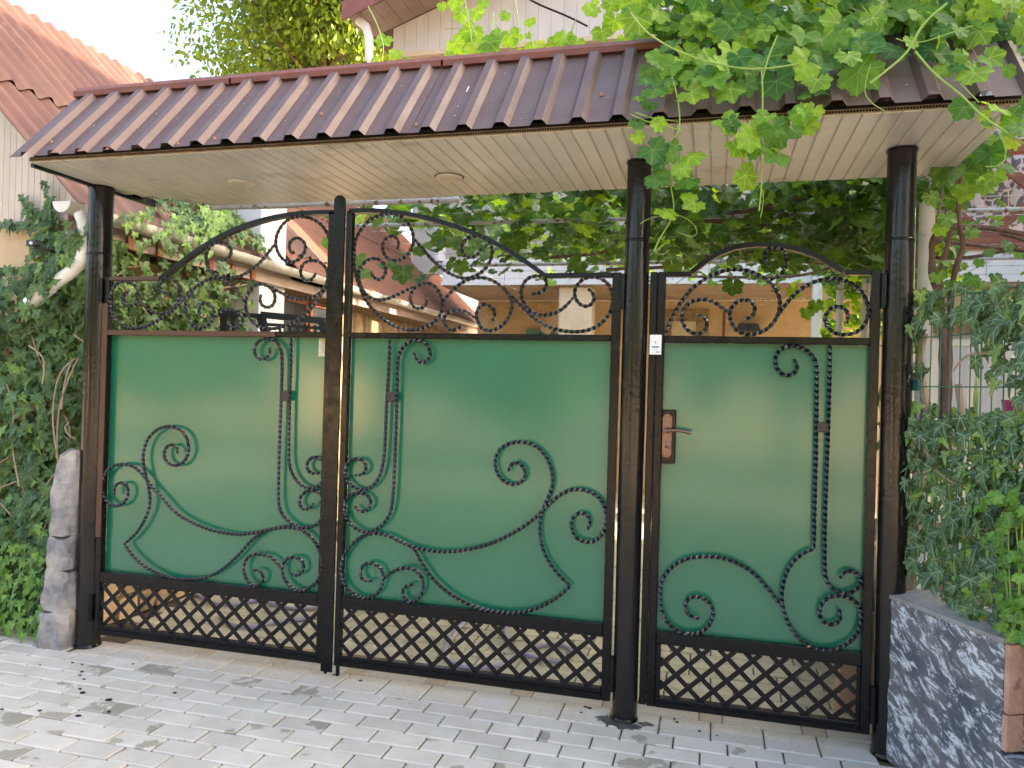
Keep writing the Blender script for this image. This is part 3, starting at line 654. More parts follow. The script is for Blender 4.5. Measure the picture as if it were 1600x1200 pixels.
p = PY(445.5, 618.5, 0); b = MB(); b.cbox(p[0]-.022, p[0]+.022, -.004, .002, p[2]-.026, p[2]+.026, .002); b.place('tie_plate', M_tie, GL)
b = MB(); b.box(-1.925, -1.874, .0375, .0385, 1.598, 1.688); sk_ = b.place('warning_label', M_beige_label, GL)
b = MB()
for i, w in enumerate((.7, .5, .8, .6, .75, .4)): b.box(-1.9-.02*w, -1.9+.02*w, .0366, .0372, 1.672-i*.011, 1.675-i*.011)
b.box(-1.904, -1.896, .0366, .0372, 1.679, 1.685); b.place('print', M_label_brown, sk_)

# right leaf
GR = thing('gate_leaf', 'right leaf of the green double gate, hung on the middle post', 'gate leaf', (-.42, .02, .07), 'two leaves of the double gate')
rail(GR, 'meeting_stile', -1.774, -1.744, .075, 2.318)
rail(GR, 'hinge_stile', -.452, -.412, .075, 2.0)
rail(GR, 'top_rail', -.768, -.4525, 1.978, 2.0)
rail(GR, 'middle_rail', -1.7435, -.4525, 1.690, 1.718)
rail(GR, 'lower_rail', -1.7435, -.4525, .360, .418)
rail(GR, 'bottom_rail', -1.7435, -.4525, .075, .130)
bead_ledge(GR, -1.74, -.455, .108)
arch_rail([(545,326),(570,325),(600,326),(640,331),(680,340),(715,351),(750,364),(780,379),(812,398),(853,427)], GR)
panel(-1.7455, -.4505, .41, 1.695, GR)
lattice(-1.743, -.453, .132, .358, GR, '/', off=.05)
bolts(-1.73, -.5, .105, GR, 9)
b = MB(); b.lathe([(.008, .024), (.010, .028), (.010, .085)], -1.756, .012, 12); b.build('drop_bolt', M_black, GR, True)
hinge(-.404, 1.832, 1.992, GR); hinge(-.404, .125, .285, GR)
S = lambda pts: Zc(pts, 510, 500, 2.4)
twisted(S([(238,70),(233,200),(225,330),(220,450),(212,540),(195,595),(165,628),(130,638),(95,622),(72,592),(69,555),(85,528),(115,518),(140,528),(153,555),(135,582),(108,582)]), YB, GR)
twisted(S([(328,118),(332,145),(355,165),(383,150),(393,120),(375,90),(345,76),(307,84),(281,110),(268,150),(265,250),(261,400),(255,550),(250,650),(240,720),(213,765),(165,796),(120,788),(83,758),(66,715),(72,675),(97,652),(130,647),(160,660),(168,690),(150,720),(125,720),(105,698)]), YB, GR)
twisted(S([(978,788),(990,760),(980,730),(955,720),(925,735),(915,770),(930,812),(965,832),(1010,830),(1042,790),(1050,740),(1038,690),(1008,655),(965,637),(915,637),(870,660),(830,695),(790,735),(740,775),(680,810),(620,838),(550,857),(480,868),(420,868),(350,858),(290,838),(240,812),(190,800),(140,808),(92,845),(64,885),(54,930),(62,980),(85,1018),(130,1042),(170,1040),(200,1015),(213,970),(205,930),(175,912),(145,912),(125,940),(130,970),(155,982),(172,978)]), YB, GR)
twisted(S([(325,993),(300,992),(282,1020),(290,1048),(320,1060),(350,1040),(364,1000),(356,960),(330,935),(290,930),(250,942),(217,968)]), YB, GR)
twisted(S([(682,568),(685,540),(710,530),(740,550),(748,585),(725,613),(690,618),(652,595),(632,550),(636,505),(665,472),(710,458),(765,463),(805,490),(835,535),(848,590),(845,630),(825,680),(805,730),(798,790),(808,850),(835,910),(870,955),(915,997)]), YB, GR)
twisted(S([(915,997),(880,1030),(830,1062),(770,1088),(700,1098),(640,1093),(570,1080),(500,1050),(440,1010),(390,960),(350,900),(325,855),(290,838)]), YB, GR)
S = lambda pts: Zc(pts, 540, 320, 5.714)
twisted(S([(462,400),(480,350),(470,305),(430,275),(380,280),(335,330),(325,400),(360,470),(420,505),(490,495),(550,450),(595,390),(610,310),(595,230),(545,150),(480,92),(400,78),(300,95),(220,135),(150,205),(98,290),(78,380),(72,480),(82,590),(115,700),(165,830),(230,920),(320,1005),(400,1065),(480,1103),(560,1120),(640,1116),(730,1088),(800,1045),(850,980),(868,900),(855,830),(820,750),(770,705),(700,700),(640,720),(590,770),(572,840),(590,900),(650,940),(700,920),(735,870),(712,800)]), YB, GR)
twisted(S([(228,595),(240,650),(290,680),(345,645),(365,580),(345,520),(290,482),(225,480),(160,515),(118,580),(112,650),(135,730),(180,800),(250,845),(340,850),(430,820),(520,775),(600,738)]), YB, GR)
twisted(S([(607,300),(650,350),(710,420),(780,500),(860,570),(940,620),(1010,650),(1080,660),(1150,640),(1230,590),(1290,510),(1312,400),(1285,320),(1220,285),(1150,275),(1080,300),(1035,360),(1040,430),(1090,475),(1150,475),(1195,430),(1210,390)]), YB, GR)
twisted(S([(866,870),(885,840),(940,780),(1010,715),(1090,668),(1180,650),(1270,660),(1370,710),(1440,780),(1480,840),(1490,900),(1470,980),(1420,1060),(1350,1110),(1280,1128),(1215,1105),(1175,1040),(1163,960),(1190,900),(1245,880),(1305,910),(1340,970),(1305,1045)]), YB, GR)
twisted(S([(1035,1075),(1000,1115),(950,1132),(900,1106),(870,1050),(885,980),(940,945),(1020,940),(1090,960),(1152,1008)]), YB, GR)
S = lambda pts: Zc(pts, 750, 320, 5.714)
twisted(S([(238,770),(262,800),(330,870),(400,940),(470,1005),(560,1065),(650,1105),(750,1128),(860,1135),(970,1120),(1070,1068),(1150,985),(1186,880),(1182,780),(1140,700),(1070,652),(990,642),(920,662),(860,720),(840,790),(860,860),(920,915),(980,910),(1025,860),(1020,800),(965,750)]), YB, GR)
twisted(S([(460,795),(520,800),(580,770),(605,710),(585,655),(520,632),(440,645),(385,700),(362,780),(375,850),(420,920),(480,970),(560,990),(640,980),(720,945),(780,890),(832,828)]), YB, GR)
p = PY(611, 620, 0); b = MB(); b.cbox(p[0]-.022, p[0]+.022, -.004, .002, p[2]-.024, p[2]+.024, .002); b.place('tie_plate', M_tie, GR)

# single door
GD = thing('garden_door', 'narrow single green door with arched top and copper handle', 'door', (.66, .02, .07))
rail(GD, 'lock_stile', -.283, -.252, .082, 2.0); rail(GD, 'inner_stile', -.2505, -.216, .078, 2.0, None, .001, .037)
rail(GD, 'hinge_stile', .622, .659, .078, 2.0)
rail(GD, 'top_rail', -.2155, -.108, 1.979, 2.0); rail(GD, 'top_rail', .520, .6215, 1.979, 2.0)
rail(GD, 'middle_rail', -.2155, .6215, 1.686, 1.717)
rail(GD, 'lower_rail', -.2155, .6215, .356, .410)
rail(GD, 'bottom_rail', -.2155, .6215, .078, .122)
rail(GD, 'lattice_frame', -.2155, -.194, .1225, .3555, None, .006, .03); rail(GD, 'lattice_frame', .605, .6215, .1225, .3555, None, .006, .03)
bead_ledge(GD, -.215, .62, .104)
arch_rail([(1078,422),(1088,414),(1103,402),(1122,391),(1145,382),(1170,378),(1195,377),(1222,379),(1250,385),(1275,394),(1298,406),(1320,420)], GD)
panel(-.2175, .6235, .405, 1.69, GD)
lattice(-.1935, .6045, .124, .354, GD, '/', off=.066)
bolts(-.2, .6, .101, GD, 8)
hinge(.668, 1.835, 1.985, GD); hinge(.668, .13, .285, GD)
S = lambda pts: Zc(pts, 980, 500, 2.143)
twisted(S([(558,130),(572,150),(565,178),(540,190),(510,178),(494,145),(498,112),(520,93),(555,85),(595,96),(623,122),(634,160),(634,300),(632,450),(628,600),(625,768)]), YB, GD)
twisted(S([(622,768),(590,780),(550,815),(525,870),(517,930),(525,980),(550,1035),(590,1080),(640,1102),(690,1104),(740,1083),(773,1045),(785,990),(772,950),(745,930),(705,922),(670,930),(645,960),(645,1000),(670,1022),(700,1022),(718,1000),(710,968)]), YB, GD)
twisted(S([(680,82),(675,300),(668,500),(663,650),(662,850),(675,885),(700,910),(735,918),(768,905),(786,878),(775,850),(745,836),(720,845),(713,865)]), YB, GD)
twisted(S([(242,1000),(215,997),(192,970),(195,940),(215,925),(250,928),(280,950),(290,985),(275,1022),(245,1047),(200,1052),(155,1033),(122,995),(110,940),(113,880),(142,835),(190,803),(250,792),(320,797),(380,820),(430,855),(475,905),(517,960)]), YB, GD)
S = lambda pts: Zc(pts, 1020, 370, 7.06)
twisted(S([(142,1075),(180,970),(240,840),(310,720),(390,620),(480,530),(580,460),(690,405),(800,370),(920,358),(1040,370),(1150,410),(1240,460),(1310,520),(1370,600),(1405,700),(1400,800),(1365,900),(1300,985),(1210,1050),(1120,1078),(1030,1082),(940,1045),(870,960),(840,860),(860,780),(920,710),(1000,685),(1080,700),(1130,760),(1135,840),(1080,900),(1000,915)]), YB, GD)
twisted(S([(490,855),(550,870),(600,920),(605,990),(570,1050),(510,1078),(440,1072),(370,1030),(325,960),(315,880),(345,790),(410,720),(490,690),(580,690),(670,715),(750,770),(840,835)]), YB, GD)
S = lambda pts: Zc(pts, 1190, 370, 7.06)
twisted(S([(95,330),(30,270),(20,190),(60,135),(130,108),(210,125),(265,180),(290,260),(270,350),(210,420),(150,460),(95,475)]), YB, GD)
twisted(S([(195,850),(240,780),(310,690),(390,610),(480,545),(580,495),(690,465),(800,460),(910,475),(1010,525),(1100,600),(1160,700),(1185,800),(1165,920),(1105,1010),(1020,1068),(920,1086),(820,1076),(740,1030),(695,950),(695,870),(740,795),(820,755),(900,770),(955,830),(960,900),(940,965)]), YB, GD)
p = PY(1285.5, 668, 0); b = MB(); b.cbox(p[0]-.022, p[0]+.022, -.004, .002, p[2]-.020, p[2]+.020, .002); b.place('tie_plate', M_tie, GD)
b = MB(); b.cbox(-.2155, -.156, -.004, .03, 1.153, 1.390, .003); lock = b.place('lock_case', M_black, GD)
def rr(cx, cz, w, h, n=8, r=None):
    r = r or w/2; pts = []
    for qx, qz, a0 in ((1, 1, 0), (-1, 1, 90), (-1, -1, 180), (1, -1, 270)):
        for i in range(n+1): a = math.radians(a0+90*i/n); pts.append((cx+qx*(w/2-r)+r*math.cos(a), cz+qz*(h/2-r)+r*math.sin(a)))
    return pts
b = MB(); b.prism(rr(-.192, 1.276, .040, .192), 'y', -.011, -.0045); b.prism(rr(-.192, 1.276, .026, .176), 'y', -.0145, -.0112); esc = b.build('escutcheon', M_bronze, GD, True)
b = MB(); b.lathe([(.014, -.012), (.014, -.022), (.010, -.026)], -.192, 1.300, 18, 'y'); b.tube([(-.192, -.02, 1.300), (-.192, -.05, 1.300)], .008, 12)
b.tube([(-.192, -.050, 1.300), (-.178, -.054, 1.302), (-.15, -.054, 1.304), (-.12, -.053, 1.302), (-.10, -.051, 1.297), (-.088, -.050, 1.295)], [.008, .008, .007, .0075, .0085, .006], 12)
b.build('lever_handle', M_bronze, GD, True)
b = MB(); b.lathe([(.012, -.0115), (.012, -.018), (.009, -.02)], -.192, 1.235, 16, 'y'); b.prism(rr(-.192, 1.205, .024, .03, 4, .008), 'y', -.020, -.0147); b.build('cylinder_cover', M_bronze, GD, True)
b = MB(); b.prism(rr(-.192, 1.228, .004, .014, 3), 'y', -.0215, -.0205); b.build('keyhole', M_dark, GD)
p0, p1 = PY(1015.5, 523, -.002), PY(1033, 554, -.002)
b = MB(); b.box(p0[0], p1[0], -.0015, -.0003, p1[2], p0[2]); stk = b.place('maker_sticker', M_white_label, GD)
w_ = p1[0]-p0[0]; cx = (p0[0]+p1[0])/2; zt = p0[2]
b = MB(); b.prism([(cx-.004, zt-.036), (cx+.004, zt-.039), (cx+.001, zt-.034), (cx+.0005, zt-.026), (cx-.002, zt-.032)], 'y', -.0024, -.0017)   # small bird mark
b.box(cx-.016, cx+.016, -.0024, -.0017, zt-.057, zt-.051)
b.build('print', M_label_ink, stk)
b = MB(); b.box(cx-.013, cx+.013, -.0024, -.0017, zt-.064, zt-.0625); b.box(cx+.002, cx+.018, -.0024, -.0017, zt-.079, zt-.074); b.build('print', M_label_grey, stk)

# ------------------------------------------------------------------ canopy
CX0, CX1, CYF, CYB, CZ = -3.262, 1.018, -.425, .50, 2.50
CN = thing('gate_canopy', 'brown ribbed steel canopy roof with grey board soffit over the gate', 'canopy', (-1.1, 0, 2.5))
EY, EZ, RY, RZ = -.500, 2.507, -.105, 2.945      # eave and ridge of the front slope
sd = Vector((0, RY-EY, RZ-EZ)); SLN = sd.length; sdn = sd.normalized(); nrm = Vector((0, -sdn.z, sdn.y))
PITCH = .1565; RIB = .024
def profile(x0, x1, ph):
    pts = []; x = x0
    k = math.floor((x0-ph)/PITCH)-1
    ev = [(x0, 0)]
    while True:
        c = ph+k*PITCH
        if c-.045 > x1: break
        for dx, h in ((-.036, 0), (-.017, RIB), (.017, RIB), (.036, 0)):
            xx = c+dx
            if x0 < xx < x1: ev.append((xx, h))
        k += 1
    ev.append((x1, 0)); return ev
XS = [CX0-.045, -2.36, -1.245, -.11, CX1+.022]
for i in range(4):
    pf = profile(XS[i]-(.025 if i else 0), XS[i+1], -3.20); lift = .0022*(i % 2)+.0004
    vs = []; n = len(pf)
    for th in (0, .0012):
        for t in (0, 1):
            for x, h in pf:
                q = Vector((x, EY, EZ))+sdn*SLN*t+nrm*(h+lift+th); vs.append(q)
    fs = []
    for j in range(n-1):
        fs += [(j+2*n, j+1+2*n, j+1+3*n, j+3*n), (j+1, j, j+n, j+1+n), (j, j+1, j+1+2*n, j+2*n), (j+n+1, j+n, j+3*n, j+3*n+1)]
    b = MB(); b.add(vs, fs); b.build('roof_sheet', M_roof, CN)
    vs = [Vector((v.x, 2*RY+.04-v.y, v.z)) for v in vs]
    b = MB(); b.add(vs, [f[::-1] for f in fs]); b.build('rear_roof_sheet', M_roof, CN)
# ridge cap pieces
for i in range(4):
    x0, x1 = XS[i]-.006*(i > 0), XS[i+1]+.004; l = .0009*(i % 2)
    b = MB(); b.prism([(RY-.030, RZ-.008+l), (RY-.030, RZ+.020+l), (RY-.006, RZ+.046+l), (RY+.046, RZ+.046+l), (RY+.07, RZ+.02+l), (RY+.07, RZ-.008+l)], 'x', x0, x1); b.place('ridge_cap', M_ridge, CN)
# screws
for (u, v) in [(63,226),(81,223),(179,219),(278,226),(336,218),(411,217),(467,206),(651,197),(798,184),(503,160+20),(940,150),(1236,178),(1330,150)]:
    p = PP(u, v, (0, EY, EZ), nrm) ; q = Vector(p)+nrm*.003
    b = MB(); b.tube([q, q+nrm*.004], .0085, 8); b.tube([q+nrm*.004, q+nrm*.010], .0045, 6); b.place('roof_screw', M_screw, CN)
b = MB()
for (u, v, l) in [(733,136,.05),(746,140,.018),(752,133,.05),(757,130,.03),(742,185,.03),(745,178,.045),(1038-292,170,.01)]:
    p = Vector(PP(u, v, (0, EY, EZ), nrm))+nrm*.003; q = p-sdn*l
    b.obox(p, q, .006, .0015, nrm)
for i in range(70):
    p = Vector((U(-3.1, .9), EY, EZ))+sdn*U(.05, .5)+nrm*.0030; s = U(.001, .0028); b.box(p.x-s, p.x+s, p.y-s, p.y+s, p.z, p.z+.002)
tag(b.build('bird_droppings', M_drop, CN), kind='stuff')
# soffit boards, each with a V joint; slightly uneven
SP = .0672; x = CX0; 
while x < CX1-.01:
    x1 = min(x+SP, CX1); dz = U(-.0012, .0012)
    yb = CYB+.02 if x < -1.5 else CYB-.05*((x+1.5)/2.5)
    if x < -2.95: yb = .20+(x-CX0)*.9
    b = MB(); b.prism([(x+.0006, CZ+.008), (x+.0006, CZ+.004+dz), (x+.005, CZ+dz), (x1-.0075, CZ+dz), (x1-.0045, CZ+.005), (x1-.0006, CZ+.005), (x1-.0006, CZ+.008)], 'y', CYF, yb)
    b.place('soffit_board', M_soffit, CN); x += SP
# open cells along the cut board ends
b = MB(); x = CX0
while x < CX1:
    w = .0105
    b.box(x, x+.0016, CYF-.006, CYF-.0005, CZ+.0095, CZ+.0195); x += w
b.box(CX0, CX1, CYF-.006, CYF-.0005, CZ+.0062, CZ+.0092); b.box(CX0, CX1, CYF-.006, CYF-.0005, CZ+.0198, CZ+.0222)
tag(b.build('board_end_cells', M_cell, CN), kind='stuff')
b = MB(); b.box(CX0, CX1, CYF-.0003, CYF+.02, CZ+.009, CZ+.03); b.place('front_batten', M_dark, CN)
b = MB(); b.box(CX0, CX1, CYF+.02, .30, CZ+.03, CZ+.05); b.place('deck_board', M_dark, CN)
b = MB(); b.box(-3.285, -3.263, -.40, .45, CZ-.012, CZ+.03); b.place('end_trim', M_black, CN)
b = MB(); b.box(-1.5, CX1, CYB-.08, CYB-.05, CZ+.0095, CZ+.04); b.place('rear_batten', M_fascia, CN)
for i, (u, v) in enumerate([(377, 285), (702, 276)]):
    p = PZ(u, v, CZ); lx, ly = p[0], p[1]
    b = MB(); b.lathe([(.060, CZ-.010), (.066, CZ-.006), (.068, CZ-.0015), (.060, CZ-.0014)], lx, ly, 28); dl = b.build('downlight', M_lampring, CN, True)
    b = MB(); b.lathe([(.030, CZ-.0165), (.044, CZ-.014), (.050, CZ-.0102)], lx, ly, 24); b.build('lens', M_lens, dl, True)
    if i == 1: b = MB(); b.lathe([(.072, CZ-.0030), (.074, CZ-.0014)], lx, ly, 24); b.build('shadow_gap', M_dark, dl)

# ------------------------------------------------------------------ stone pillar by the left post
def rock(name, parent, c, s, seed, m, sub=3, amp=.16, squash=None):
    import bmesh
    bm = bmesh.new(); bmesh.ops.create_cube(bm, size=2); bmesh.ops.subdivide_edges(bm, edges=bm.edges, cuts=sub, use_grid_fill=True)
    rs = np.random.default_rng(seed); ph = rs.uniform(0, 6, 9)
    for v in bm.verts:
        q = v.co.copy(); ln = q.length; q = q*(.78+.22*1.25/ln)
        k = 1+amp*(math.sin(q.x*2.7+ph[0])*math.cos(q.z*3.1+ph[1])+.5*math.sin(q.y*5.3+ph[2]+q.z*4))
        v.co = Vector((q.x*s[0]*k, q.y*s[1]*k, q.z*s[2]*(1+amp*.3*math.sin(q.x*3+ph[3])))) 
    me = bpy.data.meshes.new(name); bm.to_mesh(me); bm.free(); me.materials.append(m); me.shade_smooth(); me.set_sharp_from_angle(angle=math.radians(30))
    return link(name, me, parent, c)
SP_ = thing('stone_pillar', 'stub of rough grey stones leaning against the left gate post', 'stone pillar', (-3.41, 0, 0))
def pillar_stone(z0, z1, seed):
    rs = np.random.default_rng(seed); n = 22; m = 9; vs = []
    for i in range(m+1):
        t = i/m; z = z0+(z1-z0)*t; f_ = z/1.06
        rx = .094*(1-f_)+.052*f_+.010*math.sin(z*9); ry = .085*(1-f_)+.06*f_; cx = -3.412*(1-f_)-3.362*f_+.008*math.sin(z*7)
        e = 1-.07*max(0, 1-min(i, m-i)/1.1)
        for k in range(n):
            a = 2*PI*k/n; q = 1+.07*math.sin(3*a+seed+z*6)+.05*math.sin(5*a-z*21)+.05*math.sin(11*a+z*37+seed)+.02*rs.uniform(-1, 1)
            sq = (abs(math.cos(a))**4+abs(math.sin(a))**4)**-.25
            vs.append((cx+rx*e*q*sq*math.cos(a), -.012+ry*e*q*sq*math.sin(a), z+.018*math.sin(a*2+seed)*(1 if 0 < i else 0)))
    b = MB(); b.add(vs, [(i*n+k, i*n+(k+1) % n, (i+1)*n+(k+1) % n, (i+1)*n+k) for i in range(m) for k in range(n)]+[tuple(range(n))[::-1], tuple(m*n+k for k in range(n))])
    b.place('stone', M_rock, SP_, True)
zs_ = [-.01, .20, .42, .60, 1.05]
for i in range(4): pillar_stone(zs_[i]+.002, zs_[i+1]-.002, 3+i*2)
b = MB(); b.cbox(-3.44, -3.325, .02, .09, 0, 1.02, .01); b.place('mortar_core', M_mortar, SP_)

# ------------------------------------------------------------------ left house
LH = thing('brown_roofed_house', 'low cream house with brown wavy sheet roof behind the ivy on the left', 'house', (-4.5, .3, 0))
SLW = .985     # roof slope
def wave_sheet(y0, y1, xa, xb, lift, m=M_onduline, per=.150, amp=.022, parent=LH, zz=2.47, xe=-3.57):
    ny = int((y1-y0)/per*8); vs = []; cols = [xa, (xa+xb)/2, xb]
    for j in range(ny+1):
        yy = y0+(y1-y0)*j/ny; w = amp*math.sin(2*PI*yy/per)
        for th in (0, -.008):
            for X in cols:
                z = zz+(xe-X)*SLW+(w+lift+th)*.72; vs.append((X+(w+lift)*.7, yy, z))
    n = 3; fs = []
    for j in range(ny):
        a, c = j*6, (j+1)*6
        fs += [(a, a+1, c+1, c), (a+1, a+2, c+2, c+1), (a+4, a+3, c+3, c+4), (a+5, a+4, c+4, c+5), (a+3, a, c, c+3), (a+2, a+5, c+5, c+2)]
    b = MB(); b.add(vs, fs); return b.build('roof_sheet', m, parent, True)
for (ya, yb_) in ((.16, 1.0), (.99, 2.16)):
    wave_sheet(ya, yb_, -3.545, -4.50, 0); wave_sheet(ya, yb_, -4.44, -5.56, .022)
wave_sheet(2.16, 3.4, -3.72, -5.56, .022)
# cladding boards of the gable wall
def gz(x): return 2.47+(-3.57-x)*SLW-.09
x = -3.60; 
while x > -5.4:
    x0, x1 = x-.0475, x
    b = MB(); b.prism([(x0+.0015, 2.395), (x1-.0015, 2.395), (x1-.0015, gz(x1)), (x0+.0015, gz(x0))], 'y', .318, .33); b.place('cladding_board', M_clad, LH); x -= .0475
b = MB(); b.prism([(-8.6, 0), (-3.62, 0), (-3.62, 2.39), (-5.53, 4.2), (-8.6, 1.5)], 'y', .331, .50); b.build('gable_wall', M_plaster, LH)
b = MB(); b.box(-8.6, -3.63, .312, .3305, 2.365, 2.392); b.place('ledge', M_soffit2, LH)
b = MB(); b.box(-4.05, -3.92, .505, 2.16, 0, 2.36); b.build('side_wall', M_plaster, LH)
b = MB(); b.prism([(-3.62, 2.36), (-3.62, 2.42), (-5.5, 4.28), (-5.5, 4.22)], 'y', .52, 3.4); b.build('roof_deck', M_soffit2, LH)
b = MB(); b.prism([(-5.56, 4.2), (-5.50, 4.40), (-5.56, 4.43), (-8.9, 1.4), (-8.9, 1.3)], 'y', .16, 3.4); b.build('rear_roof_slope', M_onduline, LH)
for i in range(6):
    b = MB(); b.box(-4.0, -3.60, .62+i*.27, .67+i*.27, 2.28, 2.355); b.place('rafter_end', M_wood, LH)
b = MB(); b.box(-3.645, -3.622, .17, 8.6, 2.28, 2.43); b.place('fascia_board', M_soffit2, LH)
def gutter(y0, y1, xc, zc, r, m, parent, nm='gutter'):
    n = 12; vs = []
    for yy in (y0, y1):
        for rr_ in (r, r-.006):
            for k in range(n+1): a = PI+PI*k/n; vs.append((xc+rr_*math.cos(a), yy, zc+rr_*math.sin(a)))
    q = n+1; fs = []
    for k in range(n): fs += [(k, k+1, 2*q+k+1, 2*q+k), (q+k+1, q+k, 3*q+k, 3*q+k+1), (k+1, k, q+k, q+k+1)]
    fs += [(0, 2*q, 3*q, q), (n, q+n, 3*q+n, 2*q+n)]
    b = MB(); b.add(vs, fs); return b.build(nm, m, parent, True)
gutter(.06, 2.2, -3.555, 2.44, .062, M_gutter, LH); gutter(2.205, 5.2, -3.555, 2.437, .060, M_gutter, LH); gutter(5.205, 8.4, -3.555, 2.435, .060, M_gutter, LH)
b = MB(); b.prism([(-3.555+.061*math.cos(PI+PI*k/12), 2.44+.061*math.sin(PI+PI*k/12)) for k in range(13)], 'y', .055, .0595); b.build('gutter_cap', M_whitepvc, LH)
dp = [PY(u, v, yy) for u, v, yy in [(126,334,.03),(131,346,.03),(133,360,.03),(134,392,.03),(128,408,.03),(112,424,.03),(88,441,.03),(60,462,.03),(45,474,.03)]]
b = MB(); b.tube(dp, .036, 16); b.build('downpipe', M_whitepvc, LH, True)
for (a, c) in ((3, 4), (6, 7)):
    m_ = (np.array(dp[a])+np.array(dp[c]))/2; d_ = np.array(dp[c])-np.array(dp[a]); d_ /= np.linalg.norm(d_)
    b = MB(); b.tube([m_-d_*.03, m_+d_*.03], .041, 16); b.build('pipe_socket', M_whitepvc, LH, True)
# white clad block standing between the two roofs
corner = PX(406, 430, -3.66); y0c = corner[1]
for k in range(4):
    b = MB(); b.cbox(-3.66-(k+1)*.21+.003, -3.66-k*.21, y0c, y0c+.03, 0, 3.7, .004); b.place('white_panel', M_white, LH)
y1c = PX(446, 430, -3.66)[1]
for k in range(2):
    a_ = y0c+.0305+(y1c-y0c-.03)*k/2; c_ = y0c+.03+(y1c-y0c-.03)*(k+1)/2-.004
    b = MB(); b.cbox(-3.69, -3.66, a_, c_, 0, 3.7, .004); b.place('white_panel', M_white, LH)
b = MB(); b.box(-4.5, -3.70, y0c+.04, y1c, 0, 3.68); b.build('block_core', M_white, LH)
# far part of the roof, finer waves
y1c += .02
for (ya, yb_) in ((y1c, 4.3), (4.295, 6.2), (6.195, 8.3)):
    wave_sheet(ya, yb_, -3.545, -4.5, 0, M_farroof, .115, .014); wave_sheet(ya, yb_, -4.47, -5.45, .014, M_farroof, .115, .014)
b = MB(); b.prism([(-3.62, 2.36), (-3.62, 2.42), (-5.45, 4.22), (-8.5, 2.0), (-8.5, 1.9), (-5.45, 4.12)], 'y', y1c, 8.2); b.build('roof_deck', M_soffit2, LH)
# wall under the far eave: window, relief blocks, plaster
b = MB(); b.box(-3.90, -3.80, y1c, 8.2, 0, 1.95); b.build('yard_wall', M_cream, LH)
b = MB(); b.box(-3.94, -3.86, y1c+.0, 8.2, 1.951, 2.34); b.build('frieze_backing', M_relief, LH)
yy = 3.75
while yy < 7.9:
    b = MB(); b.cbox(-3.86, -3.815+U(-.008, .006), yy, yy+.235, 1.965, 2.255, .014); b.place('relief_block', M_relief, LH); yy += .25
for k in range(2):
    wy = y1c+.12+k*.52
    b = MB(); b.box(-3.80, -3.793, wy+.04, wy+.44, 1.45, 2.2); wn = b.place('window', M_glass, LH)
    for (a0, a1, b0, b1) in ((wy, wy+.04, 1.41, 2.24), (wy+.44, wy+.48, 1.41, 2.24), (wy+.04, wy+.44, 1.41, 1.45), (wy+.04, wy+.44, 2.2, 2.24)):
        b = MB(); b.cbox(-3.80, -3.775, a0, a1, b0, b1, .004); b.place('frame', M_wood, wn)

# ------------------------------------------------------------------ house at the back of the yard
HB = thing('balcony_house', 'two-storey house with white porch band, wooden balcony rail and board gable behind the vine', 'house', (0, 6, 0))
def pz(u, v, Y): return PY(u, v, Y)
bz0, bz1 = 2.80, 3.11
x = -3.45; 
while x < 3.4:
    b = MB(); b.cbox(x+.003, x+.417, 5.97, 6.0, bz0, bz1, .003); b.place('fascia_panel', M_white, HB); x += .42
b = MB(); b.box(-3.46, 3.7, 5.955, 5.969, bz0-.03, bz0+.012); b.place('white_trim', M_white, HB)
b = MB(); b.box(-3.46, 3.7, 6.001, 7.6, bz0-.04, bz0+.20); b.build('porch_ceiling', M_brownceil, HB)
b = MB(); b.box(-3.46, -2.55, 7.6, 7.75, 0, 2.759); b.build('porch_wall', M_bark, HB)
b = MB(); b.box(-1.9, 3.7, 7.6, 7.75, 0, 2.759); b.build('porch_wall', M_bark, HB)
b = MB(); b.prism([(-2.55, 2.1)]+[(-2.225-.325*math.cos(a), 2.1+.2*math.sin(a)) for a in np.linspace(0, PI, 9)]+[(-1.9, 2.1), (-1.9, 2.759), (-2.55, 2.759)], 'y', 7.6, 7.75); b.build('arch_head', M_bark, HB)
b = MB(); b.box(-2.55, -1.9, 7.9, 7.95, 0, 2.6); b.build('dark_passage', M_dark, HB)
cl = pz(873, 500, 6.1)[0], pz(925, 500, 6.1)[0]
b = MB(); b.cbox(cl[0], cl[1], 6.05, 6.35, 0, 2.758, .02); b.build('porch_column', M_cream, HB)
g0, g1 = pz(822, 500, 7.55)[0], pz(868, 500, 7.55)[0]
dr = MB(); dr.cbox(g0, g1, 7.55, 7.595, 0, 2.33, .006); dd = dr.place('green_door', M_greendoor, HB)
b = MB(); b.box((g0+g1)/2-.008, (g0+g1)/2+.008, 7.54, 7.549, 0, 2.3); b.place('door_seam', M_dark, dd)
b = MB(); b.obox(pz(850, 520, 7.4), pz(880, 480, 7.4), .14, .03, (0, 1, 0)); b.build('leaning_board', M_cream, HB)
c2 = pz(1270, 480, 6.1)[0], pz(1293, 480, 6.1)[0]
b = MB(); b.cbox(c2[0], c2[1]+.05, 6.05, 6.3, 0, 2.758, .02); b.build('porch_column', M_cream, HB)
p = pz(1278, 420, 5.9); b = MB(); b.tube([(p[0], 5.9, 0), (p[0], 5.9, 2.98), (p[0]-.05, 5.93, 3.05)], .055, 14); b.build('downpipe', M_white, HB, True)
